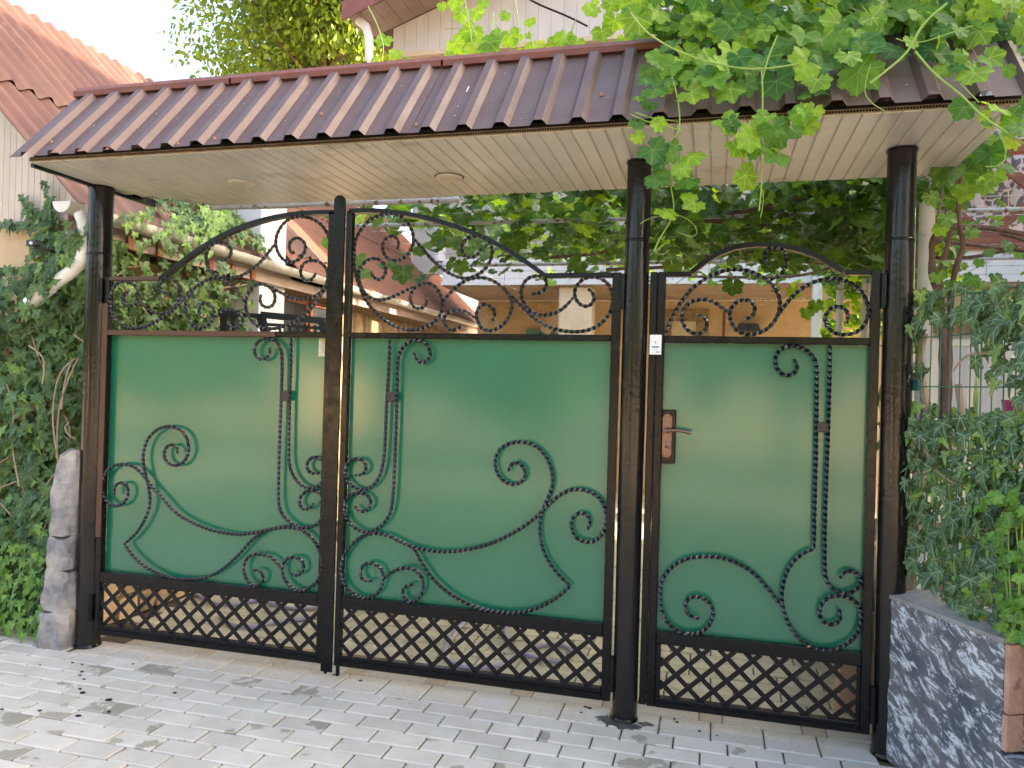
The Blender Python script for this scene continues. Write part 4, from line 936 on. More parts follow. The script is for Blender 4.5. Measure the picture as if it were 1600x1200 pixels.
# scalloped awning edge, shutter rod, carved panel, wall lamp
b = MB(); pts = []; xa, xb = pz(1142, 460, 7.3)[0], pz(1272, 460, 7.3)[0]; za = pz(1200, 452, 7.3)[2]; n = 13
for k in range(n*4+1):
    pts.append((xa+(xb-xa)*k/(n*4), za-.11-.035*abs(math.sin(PI*k/4))))
b.prism(pts+[(xb, za), (xa, za)], 'y', 7.3, 7.31); b.place('scalloped_trim', M_cream, HB)
b = MB(); q = pz(1132, 470, 7.5); b.tube([(q[0], 7.5, .9), (q[0], 7.5, 2.6)], .018, 8); b.build('rod', M_wood, HB, True)
fa, fb = pz(1036, 483, 7.5), pz(1108, 483, 7.5); ft = fa[2]
for (x0, x1, z0, z1) in ((fa[0], fb[0], ft-.16, ft), (fb[0]-.17, fb[0], ft-.9, ft-.162), (fa[0], fa[0]+.12, ft-.9, ft-.162)):
    b = MB(); b.cbox(x0, x1, 7.56, 7.6, z0, z1, .01); b.place('carved_frame', M_relief, HB)
b = MB(); b.box(fa[0]+.121, fb[0]-.171, 7.585, 7.6, ft-.9, ft-.163); b.place('carved_panel', M_cream, HB)
q = pz(1168, 518, 7.45); b = MB(); b.prism([(q[0]-.17, q[2]), (q[0]+.17, q[2]), (q[0]+.13, q[2]+.10), (q[0]-.11, q[2]+.11)], 'y', 7.35, 7.59); b.place('letter_shelf', M_bluesteel, HB)
# windows with curtains under the balcony, right
for (x0, x1) in ((2.55, 3.25),):
    b = MB(); b.box(x0, x1, 6.58, 6.60, .7, 2.1); wn = b.place('window', M_curtain, HB)
    for (a0, a1, b0, b1) in ((x0-.07, x0, .62, 2.18), (x1, x1+.07, .62, 2.18), (x0, x1, 2.1, 2.18), (x0, x1, .62, .7), ((x0+x1)/2-.03, (x0+x1)/2+.03, .7, 2.1)):
        b = MB(); b.cbox(a0, a1, 6.55, 6.60, b0, b1, .005); b.place('frame', M_white, wn)
b = MB(); b.box(1.95, 3.7, 6.61, 6.75, 0, 2.758); b.build('white_front_wall', M_white, HB)
b = MB(); b.box(1.95, 3.7, 6.50, 6.60, 2.25, 2.42); b.place('lintel_band', M_relief, HB)
# upper storey: balcony rail, posts, lace curtains
b = MB(); b.box(-3.46, 3.7, 6.001, 7.9, 3.001, 3.10); b.build('balcony_floor', M_brownceil, HB)
zr0, zr1 = 3.12, 4.16
b = MB(); b.cbox(1.95, 3.7, 5.93, 6.03, zr0, zr0+.17, .006); b.place('bottom_rail', M_wood, HB)
b = MB(); b.cbox(1.95, 3.7, 5.93, 6.03, zr1, zr1+.15, .006); b.place('handrail', M_wood, HB)
for k in range(1):
    xa = 2.25+k*1.15
    q = [pz(1500, 320, 5.95)[0]]
    b = MB(); b.obox((xa+.05, 5.98, (zr0+zr1)/2+.08), (xa+.58, 5.98, zr0+.16), .11, .05, (0, 1, 0)); b.place('brace', M_wood, HB)
    b = MB(); b.obox((xa+.05, 5.985, (zr0+zr1)/2+.02), (xa+.58, 5.985, zr1+.01), .10, .05, (0, 1, 0)); b.place('brace', M_wood, HB)
    b = MB(); b.obox((xa+.60, 5.98, zr0+.16), (xa+1.15, 5.98, (zr0+zr1)/2+.08), .11, .05, (0, 1, 0)); b.place('brace', M_wood, HB)
    b = MB(); b.obox((xa+.60, 5.985, zr1+.01), (xa+1.15, 5.985, (zr0+zr1)/2+.02), .10, .05, (0, 1, 0)); b.place('brace', M_wood, HB)
for xx in (3.03,):
    b = MB(); b.lathe([(.035, 5.915), (.04, 5.925), (.04, 5.93)], xx, zr1+.075, 14, 'y'); b.place('bolt_head', M_wood, HB)
for k in range(3):
    x0 = 1.9+k*.6
    b = MB(); n = 12; vs = []
    for j in range(n+1):
        for z in (3.12, 5.8): vs.append((x0+.59*j/n, 6.45+.035*math.sin(j*1.9+k), z))
    b.add(vs, [(2*j, 2*j+2, 2*j+3, 2*j+1) for j in range(n)]); b.build('lace_curtain', M_lace, HB, True)
b = MB(); b.box(-4.4, 3.7, 7.2, 7.3, 3.11, 6.2); b.build('upper_wall', M_soffit, HB)
for u in (693, 905):
    q = pz(u, 95, 6.1); b = MB(); b.lathe([(.085, 3.11), (.085, 5.80), (.12, 5.83), (.12, 5.86)], q[0], 6.15, 18); b.build('round_column', M_white, HB, True)
# board gable and roof
ex, ez, rs_ = -4.62, 6.17, .36; apx = 1.2
def rz(x): return ez+(x-ex)*rs_ if x < apx else ez+(apx-ex)*rs_-(x-apx)*rs_
x = -4.25; 
while x < 3.4:
    x1 = x+.165; 
    b = MB(); b.prism([(x+.002, 5.86), (x1-.002, 5.86), (x1-.002, rz(x1)-.10), (x+.002, rz(x)-.10)], 'y', 6.0, 6.02); b.place('gable_board', M_siding, HB); x += .165
b = MB(); b.box(-4.28, 3.6, 5.97, 7.2, 5.80, 5.859); b.build('gable_sill', M_cream, HB)
b = MB(); b.prism([(ex, ez), (apx, rz(apx)), (3.9, rz(3.9)), (3.9, rz(3.9)+.06), (apx, rz(apx)+.06), (ex, ez+.06)], 'y', 5.32, 12); b.build('roof', M_onduline, HB)
b = MB(); b.prism([(ex-.02, ez-.15), (apx, rz(apx)-.15), (3.92, rz(3.92)-.15), (3.92, rz(3.92)+.08), (apx, rz(apx)+.08), (ex-.02, ez+.08)], 'y', 5.28, 5.315); b.build('fascia', M_fascia, HB)
x = ex+.02; 
while x < 1.0:
    x1 = x+.165
    b = MB(); b.prism([(x, rz(x)-.085), (x1-.006, rz(x1-.006)-.085), (x1-.006, rz(x1-.006)-.07), (x, rz(x)-.07)], 'y', 5.32, 5.995); b.place('eave_board', M_soffit2, HB); x += .165
gp = [PY(u, v, 5.5) for u, v in [(560, 32), (572, 42), (577, 60), (577, 92), (590, 103), (640, 118)]]
b = MB(); b.tube(gp, .055, 14); b.build('downpipe', M_whitepvc, HB, True)

# ------------------------------------------------------------------ trees, far greenery
def tree(name, label, x, y, h, cr, cz, n, seed, rx=1.0, leaf=.26, group=None, mtl=None, tr=.22):
    rs = random.Random(seed); t = thing(name, label, 'tree', (x, y, 0), group); b = MB(); clumps = []
    top = (x+.3, y, cz)
    b.tube([(x, y, -.05), (x+.1, y, h*.25), (x-.05, y+.1, h*.5), top], [tr*1.25, tr, tr*.75, tr*.45], 12)
    for k in range(26):
        a = rs.uniform(0, 2*PI); el = rs.uniform(-.35, 1.35); rr_ = cr*rs.uniform(.55, 1)
        e = (x+rr_*math.cos(a)*math.cos(el)*rx, y+rr_*math.sin(a)*math.cos(el), cz+rr_*math.sin(el)*.95)
        s_ = (x, y, cz-cr*.5+rs.uniform(-.3, .5)); m_ = tuple((s_[i]+e[i])/2+rs.uniform(-.25, .25) for i in range(3))
        b.tube([s_, m_, e], [tr*.38, tr*.2, tr*.05], 6); clumps.append((e, rs.uniform(.26, .46)*cr)); clumps.append((m_, rs.uniform(.22, .38)*cr))
    b.build('trunk', M_woodbark, t, True)
    lv = []
    for i in range(n):
        c, r_ = clumps[rs.randrange(len(clumps))]
        d = np.array([rs.gauss(0, 1) for _ in range(3)]); d /= np.linalg.norm(d); p = np.array(c)+d*r_*rs.uniform(.35, 1)**.6*np.array([1, 1, .8])
        tip = np.array([rs.gauss(0, .6), rs.gauss(0, .6), -1.0+rs.uniform(-.3, .9)])
        nn = d*.7+np.array([rs.gauss(0, .5), rs.gauss(0, .5), .6]); lv.append((p, nn, tip, leaf*rs.uniform(.6, 1.3), mtl or ML_tree))
    put_leaves(t, 'long', lv, 0); return t
tree('walnut_tree', 'tall yellow-green leafy tree rising behind the canopy, left of the board gable', -9.4, 13.5, 9, 4.3, 10.7, 44000, 4, rx=1.0, leaf=.165)
tree('garden_tree', 'green tree crown beyond the back right of the yard', 5.4, 10.5, 7, 3.2, 6.5, 5000, 9, leaf=.3)

# ------------------------------------------------------------------ grapevine on the pergola over the yard
PV = thing('grape_vine', 'dense dark grapevine roofing the yard behind the gate on wires', 'grapevine', (.8, 3, 0))
b = MB()
for k in range(10):
    x0 = U(-1.8, 2.6); y0 = U(1.2, 3); pts = [(x0+i*.35*U(.6, 1.2)*(-1 if k % 2 else 1), y0+i*.25, 2.60+U(-.05, .08)) for i in range(7)]
    b.tube(resample(smoothpath(pts, .1), .08).tolist(), U(.008, .018), 6)
tag(b.build('canes', M_woodbark, PV, True), kind='stuff')
b = MB()
for k in range(9): b.tube([(-2.6, .9+k*.5, 2.62), (3.4, .9+k*.5, 2.62)], .0025, 5)
for k in range(7): b.tube([(-2.3+k*.9, .7, 2.63), (-2.3+k*.9, 5.4, 2.63)], .0025, 5)
b.tube([(-2.6, 1.6, 2.60), (3.4, 1.6, 2.58)], .014, 8); b.tube([(-2.6, 3.4, 2.60), (3.4, 3.4, 2.6)], .014, 8)
b.build('support_wires', M_galv, PV)
lv = []
def plv(x, y, z, s, mtl=ML_perg, down=.6):
    n = (U(-.6, .6), U(-.9, .3), U(.3, 1)); t = (U(-.8, .8), U(-.8, .8), -down*U(.3, 1.6)); lv.append(((x, y, z), n, t, s, mtl))
for i in range(5200):
    y = .85+4.4*random.random()**1.15; x = U(-2.5+.1*y, 3.6)
    if x < -1.2 and random.random() < .35+(-1.2-x)*.35: continue
    hang = abs(random.gauss(0, .09)) if x > -1 else abs(random.gauss(0, .06))
    if x > -.2: hang *= 1.15
    z = 2.72-hang+U(-.03, .08)
    if z > 2.93: continue
    uu, vv, _z = pix((x, y, z))
    if vv > 405 and uu < 1290 and random.random() < .9: continue
    if uu > 1500 and random.random() < .95: continue
    plv(x, y, z, U(.09, .155), random.choice((ML_vine, ML_young_lit)) if random.random() < (.34 if x < -.1 else .14) else ML_perg)  # lighter leaf colours mixed in for backlit glow, more on the left
# hanging curtains of leaves
for (u0, u1, v0, v1, Y, n) in [(700, 960, 330, 425, 1.8, 90), (1050, 1260, 300, 415, 1.9, 110), (1288, 1392, 330, 530, 5.0, 420), (1240, 1390, 290, 420, 1.5, 150), (560, 700, 330, 445, 1.9, 34),
                              (1030, 1100, 300, 400, 1.2, 40), (1340, 1372, 300, 440, 1.3, 50)]:
    for i in range(n):
        p = PY(U(u0, u1), U(v0, v1), Y+U(-.35, .35)); bright = (u0 == 1288)
        plv(p[0], p[1], p[2], U(.07, .13), (random.choice((ML_young_lit, ML_young_lit, ML_vine)) if bright else ML_perg), 1.2)  # the bright curtain gets its sunlit yellow partly from lighter leaf colour
for (u, v, Y, s) in [(802, 400, 1.6, .19), (690, 395, 1.7, .17), (720, 440, 1.6, .12), (630, 450, 1.5, .16), (1145, 470, 1.5, .13), (1250, 400, 1.5, .14), (590, 365, 1.3, .12), (905, 440, 1.6, .12), (1050, 440, 1.3, .12), (985, 430, 1.4, .1), (1240, 480, 2.0, .1), (1275, 500, 2.0, .1), (1260, 512, 2.0, .1),
                      (512, 402, 1.4, .09), (512, 358, 1.4, .07), (650, 310, 1.0, .2), (560, 430, 1.5, .13)]:
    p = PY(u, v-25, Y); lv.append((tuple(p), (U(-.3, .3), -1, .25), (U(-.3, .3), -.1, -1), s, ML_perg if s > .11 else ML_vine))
put_leaves(PV, 'grape', lv, 300)
b = MB()
import bmesh
def berry(b, c, r):
    b.lathe([(r*.1, c[2]-r), (r*.75, c[2]-r*.65), (r, c[2]), (r*.75, c[2]+r*.65), (r*.1, c[2]+r)], c[0], c[1], 7)
def cluster(u, v, Y, h, parent):
    p = PY(u, v, Y); b = MB()
    for i in range(70):
        t = random.random(); rad = .055*(1-t)**.6+.01; a = U(0, 2*PI); berry(b, (p[0]+rad*math.cos(a)*U(.4, 1), p[1]+rad*math.sin(a)*U(.4, 1), p[2]-t*h), U(.008, .011))
    b.build('grape_cluster', M_grapes, parent, True)
for (u, v, Y) in [(1350, 318, 1.15), (1362, 340, 1.2), (1340, 350, 1.3), (1358, 375, 1.25), (1318, 325, 1.4)]: cluster(u, v, Y, .22, PV)

# poles, pipe
q = PY(1448, 360, .95); b = MB(); b.lathe([(.040, -.02), (.039, 1.2), (.038, 2.62)], q[0], .95, 16); tag(b.build('pergola_pole', M_oldwhite, None, True), 'old white-painted pole with rust specks, right of the last gate post', 'pole')
for (u, lab, Y) in ((1312, 'thin pale pole in sunny leaves above the door, left of two', 4.6), (1352, 'thin pale pole in sunny leaves above the door, right of two', 3.9)):
    q = PY(u, 480, Y); b = MB(); b.lathe([(.035, -.02), (.034, 2.66)], q[0], Y, 12); tag(b.build('pergola_pole', M_oldwhite, None, True), lab, 'pole', 'poles of the vine pergola')
q0, q1 = PY(330, 323, .62), PY(720, 312, .62)
b = MB(); b.tube([q0, PY(458, 320, .62)], .0215, 14); b.tube([PY(456, 320, .62), q1], .017, 14); tag(b.build('steel_pipe', M_galv, None, True), 'flaking galvanised pipe running just behind the canopy above the gate arch', 'pipe')

# ------------------------------------------------------------------ ivy
def ivy_thing(label, loc): return thing('ivy', label, 'ivy', loc)
def ivy_leaf_list(fn, n, s0, s1, mtl, nrm0, out=.07, spread=.55, tipz=-1.0, young=None):
    L_ = []
    for i in range(n):
        p = fn()
        if p is None: continue
        p = np.array(p)+np.array(nrm0)*U(0, out)
        nn = np.array(nrm0)+np.array([random.gauss(0, spread) for _ in range(3)])*.8+np.array([0, 0, .35])
        t = np.array([random.gauss(0, .45), random.gauss(0, .3), tipz])
        L_.append((tuple(p), nn, t, U(s0, s1), mtl))
    return L_
IL = ivy_thing('thick ivy covering the house wall left of the gate, from pavement to eave', (-3.7, .2, 0))
# upper outline of the ivy as height over x on the wall
def top_z(x):   # wall at y ~ .2
    return np.interp(x, [-5.2, -4.3, -4.02, -3.95, -3.8, -3.7, -3.55, -3.42, -3.33], [2.05, 2.0, 1.98, 2.35, 2.38, 2.22, 2.16, 2.14, 2.1])
def fl_():
    x = U(-5.3, -3.33); z = random.random()**.92*2.4
    if z > top_z(x)+.05*math.sin(x*37): return None
    if x < -3.95 and z > .9 and random.random() < .25*min(1, (-3.95-x)/.25): return None
    if z < 1.02 and x > -3.46: return None
    bulge = .10+.08*math.sin(x*7+z*3)+.06*math.sin(z*9-x*4)
    return (x, .285-bulge*random.random()-(.06 if z < .5 else 0), z)
lvs = ivy_leaf_list(fl_, 4600, .058, .118, ML_ivy, (.15, -1, .1), .06)
for (u0, v0, u1, v1) in [(48, 345, 40, 310), (40, 350, 0, 352), (88, 345, 68, 290), (50, 360, 60, 330), (30, 420, 0, 425), (75, 320, 80, 350)]:
    for i in range(14):
        t = i/13; p = PY(u0+(u1-u0)*t+U(-7, 7), v0+(v1-v0)*t+U(-5, 5), .27); lvs.append((tuple(p), (U(-.4, .4), -1, U(0, .6)), (U(-.5, .5), 0, -1), U(.04, .085), ML_ivy))
ML_ivyy = leaf_mat('young_ivy_leaf', [(.10, .22, .035), (.14, .28, .04), (.08, .18, .035), (.18, .32, .05)], vein=(.3, .42, .15), veinw=.015, trans=.3, rough=.4, angs=(0, 55, 112))
for i in range(420):   # fresh growth spilling at the foot and at the left
    x = U(-4.6, -3.38); z = abs(random.gauss(0, .28)); 
    lvs.append(((x, .08-random.random()*.14, z+.03), (U(-.4, .6), -1, U(.2, 1)), (U(-.6, .6), -.3, -1), U(.035, .075), ML_ivyy))
for i in range(46):
    t = random.random(); u = 133-88*t**.8; v = 352+122*t; p = PY(u+U(-16, 10), v+U(-14, 22), U(-.03, .0)); lvs.append((tuple(p), (U(-.4, .5), -1, U(0, .7)), (U(-.5, .5), 0, -1), U(.05, .10), ML_ivy))
put_leaves(IL, 'ivy', lvs, 300)
b = MB()
for pts in ([(118,560),(100,572),(88,600),(82,650),(86,690),(92,730)], [(112,562),(100,600),(96,640)], [(90,735),(70,760),(66,785)], [(122,560),(108,590),(92,640),(88,715)], [(108,660),(98,665),(104,680),(118,686)], [(85,790),(60,850),(70,880)],
            [(10,600),(22,640),(18,690),(30,760)], [(45,540),(70,560),(66,600)]):
    P = np.array([PY(u, v, .10) for u, v in pts]); b.tube(resample(smoothpath(P, .03), .03).tolist(), .0045, 6)
for k in range(26):
    x = U(-5, -3.4); z = U(0, 1.2); pts = [(x+i*U(-.05, .05), .2, z+i*.14) for i in range(6)]; b.tube(resample(smoothpath(pts, .04), .05).tolist(), .005, 5)
b.build('stems', M_ivybark, IL, True)

I2 = ivy_thing('dark ivy hanging from the gutter inside the yard, seen over the left gate leaf', (-3.6, 1, 0))
def f2():
    y = U(.32, 2.05); z = U(1.0, 2.40)
    if z > 2.30 and random.random() < .75: return None
    if z < 1.0: return None
    if y > 1.45 and z > 2.30-.9*(y-1.45) and random.random() < .8: return None
    if .75 < y < 1.35 and z > 2.13 and random.random() < .8: return None
    return (-3.80+.22*random.random()+.08*math.sin(y*9+z*5)*random.random(), y, z)
l2 = ivy_leaf_list(f2, 2700, .055, .10, ML_ivy, (1, -.35, .1), .08)
def f3():   # growth over the sheet roof
    y = U(.8, 2.1); x = U(-4.0, -3.5)
    if y < 1.1 and random.random() < .6: return None
    return (x, y, 2.50+(-3.57-x)*.985+.03+.07*random.random())
l2 += ivy_leaf_list(f3, 560, .045, .085, ML_ivy, (.7, -.3, .7), .03)
for i in range(60):
    t = random.random(); p = PX(205+150*t+U(-18, 18), 338+52*t+U(-26, 34), -3.46); l2.append((tuple(p), (1, -.7, .4), (.1, -.3, -1), U(.045, .10), ML_ivy if random.random() < .8 else ML_ivyy))
for i in range(60):
    p = PX(U(318, 352), U(325, 372), -3.5); l2.append((tuple(p), (1, -.6, .4), (.1, -.2, -1), U(.045, .085), ML_ivyy))
put_leaves(I2, 'ivy', l2, 300)
b = MB()
for k in range(20):
    y = U(.4, 1.9); z = U(1.0, 1.8); pts = [(-3.62+U(-.04, .04), y+i*U(-.08, .08), z+i*.13) for i in range(6)]; b.tube(resample(smoothpath(pts, .04), .05).tolist(), .004, 5)
b.build('stems', M_ivybark, I2, True)

# ------------------------------------------------------------------ right side: painted wall, fence, ivy, vine trunk
WP = np.array([.705, -.033]); WE = PZ(1562, 1003, .66)[:2]; wd = (WE-WP)/np.linalg.norm(WE-WP); wn = np.array([-wd[1], wd[0]])
if wn[0] < 0: wn = -wn          # away from the drive
RW = thing('painted_stone_wall', 'low wall dry-brushed dark blue and white with pink stone edges beside the door', 'wall', (.75, -.1, 0))
Lw = float(np.linalg.norm(WE-WP))
def wpt(s, d, z): q = WP+wd*s+wn*d; return (q[0], q[1], z)
def wbox(b, s0, s1, d0, d1, z0, z1, zb=None):
    zb = z1 if zb is None else zb
    return b.add([wpt(s0,d0,z0),wpt(s1,d0,z0),wpt(s1,d1,z0),wpt(s0,d1,z0),wpt(s0,d0,z1),wpt(s1,d0,z1),wpt(s1,d1,zb),wpt(s0,d1,zb)],
                 [(0,1,2,3),(7,6,5,4),(0,4,5,1),(1,5,6,2),(2,6,7,3),(3,7,4,0)])
def wgrid(s0, s1, z0, z1, d, amp, ns=26, nz=30):
    vs = []; 
    for i in range(nz+1):
        for j in range(ns+1):
            s_ = s0+(s1-s0)*j/ns; z = z0+(z1-z0)*i/nz
            e = min(j, ns-j, i, nz-i); k = 0 if e == 0 else 1
            q = amp*k*(math.sin(s_*23+z*9)*.5+math.sin(z*31-s_*17)*.35+math.sin(s_*61+z*47)*.2)
            vs.append(wpt(s_, d-q-amp*.5*k, z))
    n = ns+1; return vs, [(i*n+j, i*n+j+1, (i+1)*n+j+1, (i+1)*n+j) for i in range(nz) for j in range(ns)]
b = MB(); wbox(b, -.005, Lw+.004, .014, .30, 0, .655, .665); b.build('wall_body', M_paintstone, RW)
b = MB(); b.add(*wgrid(-.004, Lw, 0, .66, .013, .008)); b.build('painted_face', M_paintstone, RW, True)
b = MB(); wbox(b, -.008, Lw+.01, .006, .19, .6565, .672, .690); b.build('cement_cap', M_mortar, RW)
for k, (z0, z1) in enumerate(((.0, .19), (.195, .30), (.305, .47), (.475, .655))):      # pink stone strip at the gate end
    b = MB(); wbox(b, -.036, -.0085, -.002+U(-.003, .003), .10, z0, z1); b.place('edge_stone', M_pink, RW)
e1 = WP+wd*(Lw+.006)
for k, (z0, z1) in enumerate(((.30, .42), (.425, .655))):
    b = MB(); wbox(b, Lw+.006, Lw+.026, .012+.004*k, .15, z0, z1); b.place('edge_stone', M_pink, RW)
b = MB(); b.add(*wgrid(Lw+.028, Lw+.75, .30, .655, .075, .010, 20, 14)); b.build('recessed_face', M_paintstone, RW, True)
b = MB(); wbox(b, Lw+.028, Lw+.75, .088, .3, 0, .655); wbox(b, Lw+.006, Lw+.75, -.01, .30, 0, .285); b.build('wall_step', M_paintstone, RW)
b = MB(); b.add(*wgrid(Lw-.0, Lw+.75, 0, .298, -.012, .008, 20, 12)); b.build('painted_face', M_paintstone, RW, True)
b = MB(); bb = [wpt(-.03, .195, 0), wpt(1.3, .195, 0), wpt(1.3, 2.6, 0), wpt(-.03, 2.6, 0)]
b.prism([(.80, .06), (.90, -.18), (1.24, -.88), (4.5, -.88), (4.5, 2.2), (.80, 2.2)], 'z', -.02, .655); tag(b.build('garden_bed', M_soil), kind='structure')
# wire fence panel
FP = WP+wn*.115+wd*.0
def fpt(s, z, d=0): q = FP+wd*s+wn*d; return (q[0], q[1], z)
FN = (wn[0], wn[1], 0)
FE = thing('wire_fence', 'green welded wire fence panel grown over with ivy above the painted wall', 'fence', (FP[0], FP[1], .7))
s = -.03
while s < 1.35:
    pts = [fpt(s, .735), fpt(s, .765, -.004), fpt(s, .795, -.028), fpt(s, .825, -.004), fpt(s, 1.17), fpt(s, 1.195, -.028), fpt(s, 1.225), fpt(s, 1.87), fpt(s, 1.895)]
    b = MB(); b.tube(pts, .0026, 6); b.build('vertical_wire', M_fence, FE); s += .0505
for z, d in ((.752, .004), (.795, -.025), (.86, .004), (1.195, -.025), (1.32, .004), (1.52, .004), (1.72, .004), (1.872, .004)):
    b = MB(); b.tube([fpt(-.04, z, d), fpt(1.36, z, d)], .0026, 6); b.build('horizontal_wire', M_fence, FE)
p = PP(1425, 602, (FP[0], FP[1], 0), FN); sv = float((p[:2]-FP)@wd)
b = MB(); q = [fpt(sv-.045, p[2]-.022, -.012), fpt(sv+.05, p[2]-.022, -.012), fpt(sv+.05, p[2]+.022, -.012), fpt(sv-.045, p[2]+.022, -.012)]; q2 = [fpt(sv-.045, p[2]-.022, -.007), fpt(sv+.05, p[2]-.022, -.007), fpt(sv+.05, p[2]+.022, -.007), fpt(sv-.045, p[2]+.022, -.007)]
b.add(q+q2, [(0,1,2,3),(7,6,5,4),(0,4,5,1),(1,5,6,2),(2,6,7,3),(3,7,4,0)]); b.build('post_clamp', M_fence, FE)
b = MB(); c_ = fpt(sv+.005, 0, .06); b.cbox(c_[0]-.02, c_[0]+.02, c_[1]-.02, c_[1]+.02, .66, .86, .003); b.build('fence_foot', M_whitepvc, FE)
# ivy on the fence
I3 = ivy_thing('veined grey-green ivy climbing the wire fence on the right', (FP[0], FP[1], .7))
def f4():
    u = U(1385, 1690); v = U(430, 1010)
    lo = np.interp(u, [1385, 1420, 1480, 1530, 1560, 1700], [700, 890, 935, 960, 985, 1010]); hi = np.interp(u, [1385, 1400, 1425, 1480, 1540, 1700], [560, 480, 455, 462, 448, 450])
    if v > lo or v < hi+10*math.sin(u*.13): return None
    if 1440 < u < 1610 and 505 < v < 650:
        if random.random() < (.97 if (u < 1535 or v > 575) else .35): return None
    if 1385 < u < 1420 and random.random() < .6: return None
    if 1455 < u < 1530 and 700 < v < 880 and random.random() < .35: return None
    p = PP(u, v, (FP[0], FP[1], 0), FN); return p-np.array(FN)*.03+np.array(FN)*random.random()**2*.10
l3 = ivy_leaf_list(f4, 1500, .052, .092, ML_ivy_fence, (-wn[0], -wn[1], .05), .045, .4)
for i in range(60):
    q = f4()
    if q is not None: l3.append((tuple(q-np.array(FN)*.06), (-wn[0]+U(-.3, .3), -wn[1], .4), (U(-.3, .3), U(-.3, .3), -1), U(.02, .045), ML_ivyy))
for (u, v, s) in [(1405,512,.075),(1452,530,.06),(1470,508,.055),(1428,500,.05),(1528,465,.06),(1590,470,.062),(1560,548,.075),(1592,565,.07),(1540,700,.068),(1468,700,.072),(1432,705,.07),(1570,755,.082),(1410,770,.085),(1445,770,.06),(1560,835,.06),(1500,910,.055),(1575,920,.075)]:
    p = PP(u, v-18, (FP[0], FP[1], 0), FN)-np.array(FN)*.09; l3.append((tuple(p), (-wn[0]+U(-.25, .25), -wn[1]+U(-.2, .2), .25), (U(-.35, .35), 0, -1), s, ML_ivy_fence))
put_leaves(I3, 'ivy', l3, 300)
b = MB()
for pts, rad in (([(1424,740),(1422,680),(1430,640),(1420,560),(1428,520)], .016), ([(1420,860),(1418,800),(1425,740)], .012), ([(1500,520),(1515,492),(1540,480),(1550,500),(1562,515)], .009), ([(1455,700),(1470,730),(1500,755),(1560,765)], .003),
                 ([(1500,580),(1512,560),(1530,552),(1580,555)], .0045), ([(1415,820),(1432,850),(1428,880)], .006), ([(1590,790),(1560,815),(1540,812)], .003), ([(1480,600),(1486,660),(1482,720)], .014)):
    P = [PP(u, v, (FP[0], FP[1], 0), FN)+np.array(FN)*(.05 if rad > .008 else -.03) for u, v in pts]; b.tube(resample(smoothpath(P, .02), .03).tolist(), rad, 8)
b.build('stems', M_ivybark, I3, True)
# fresh seedling plant in front of the fence, lower right
LP = thing('seedling_bush', 'pale fresh green weed growing through the ivy at the far right edge', 'plant', (1.0, -.75, .66))
l5 = []
for i in range(90):
    p = PP(U(1585, 1690), U(760, 1000), (FP[0], FP[1], 0), FN)-np.array(FN)*U(.05, .16); l5.append((tuple(p), (-wn[0]+U(-.5, .5), -wn[1], U(.2, 1)), (U(-1, 1), U(-.4, .4), U(-1, .2)), U(.03, .055), ML_ivyy))
put_leaves(LP, 'grape', l5, 120)
b = MB()
for k in range(5):
    P = [PP(1605+k*9+U(-5, 5), vv, (FP[0], FP[1], 0), FN)-np.array(FN)*.09 for vv in (985, 930, 870, 800)]; b.tube([tuple(q) for q in P], .0025, 6)
b.build('stems', M_stemgreen, LP, True)

# plants, pot behind the fence
BP = thing('iris_plant', 'upright pale green blade leaves standing behind the wire fence', 'plant', (1.15, .9, .66))
for (u0, v0, u1, v1, w) in [(1524, 660, 1526, 578, .022), (1518, 700, 1528, 620, .02), (1531, 690, 1522, 610, .018), (1533, 860, 1530, 760, .02), (1500, 690, 1490, 640, .014), (1575, 680, 1590, 620, .015)]:
    a_, c_ = PY(u0, v0, .45), PY(u1, v1, .45); b = MB(); m_ = (a_+c_)/2
    b.add([a_+[-w/2, 0, 0], a_+[w/2, .004, 0], m_+[w/2, .008, 0], m_+[-w/2, 0, 0], c_, a_+[0, .006, 0], m_+[0, .012, 0]], [(0,5,6,3),(5,1,2,6),(3,6,4),(6,2,4)]); b.build('blade_leaf', ML_ivyy, BP)
l6 = []
for i in range(150):
    p = PY(U(1445, 1600), U(640, 870), U(.35, .8)); l6.append((tuple(p), (U(-.5, .5), -1, U(.2, 1)), (U(-1, 1), U(-.4, .4), -.6), U(.05, .09), random.choice((ML_ivyy, ML_ivy, ML_vine))))
put_leaves(BP, 'ivy', l6, 150)
q = PY(1590, 640, 1.2); b = MB(); b.lathe([(.055, q[2]-.06), (.075, q[2]+.04), (.08, q[2]+.05), (.07, q[2]+.05)], q[0], 1.2, 20); PT = thing('flower_pot', 'magenta flower pot behind the wire fence at the right edge', 'flower pot', (q[0], 1.2, q[2]-.06))
b.build('pot', M_pot, PT, True); b = MB(); b.lathe([(.069, q[2]+.03), (.069, q[2]+.042)], q[0], 1.2, 20); b.build('soil', M_soil, PT)
SH = thing('plant_shelf', 'white sill shelf carrying the magenta pot behind the fence', 'shelf', (q[0], 1.2, .66))
b = MB(); b.cbox(q[0]-.35, q[0]+.5, 1.08, 1.32, q[2]-.085, q[2]-.0605, .004); b.build('board', M_white, SH); 
for dx in (-.3, .42): b = MB(); b.box(q[0]+dx-.02, q[0]+dx+.02, 1.1, 1.3, .62, q[2]-.0855); b.build('support', M_white, SH)

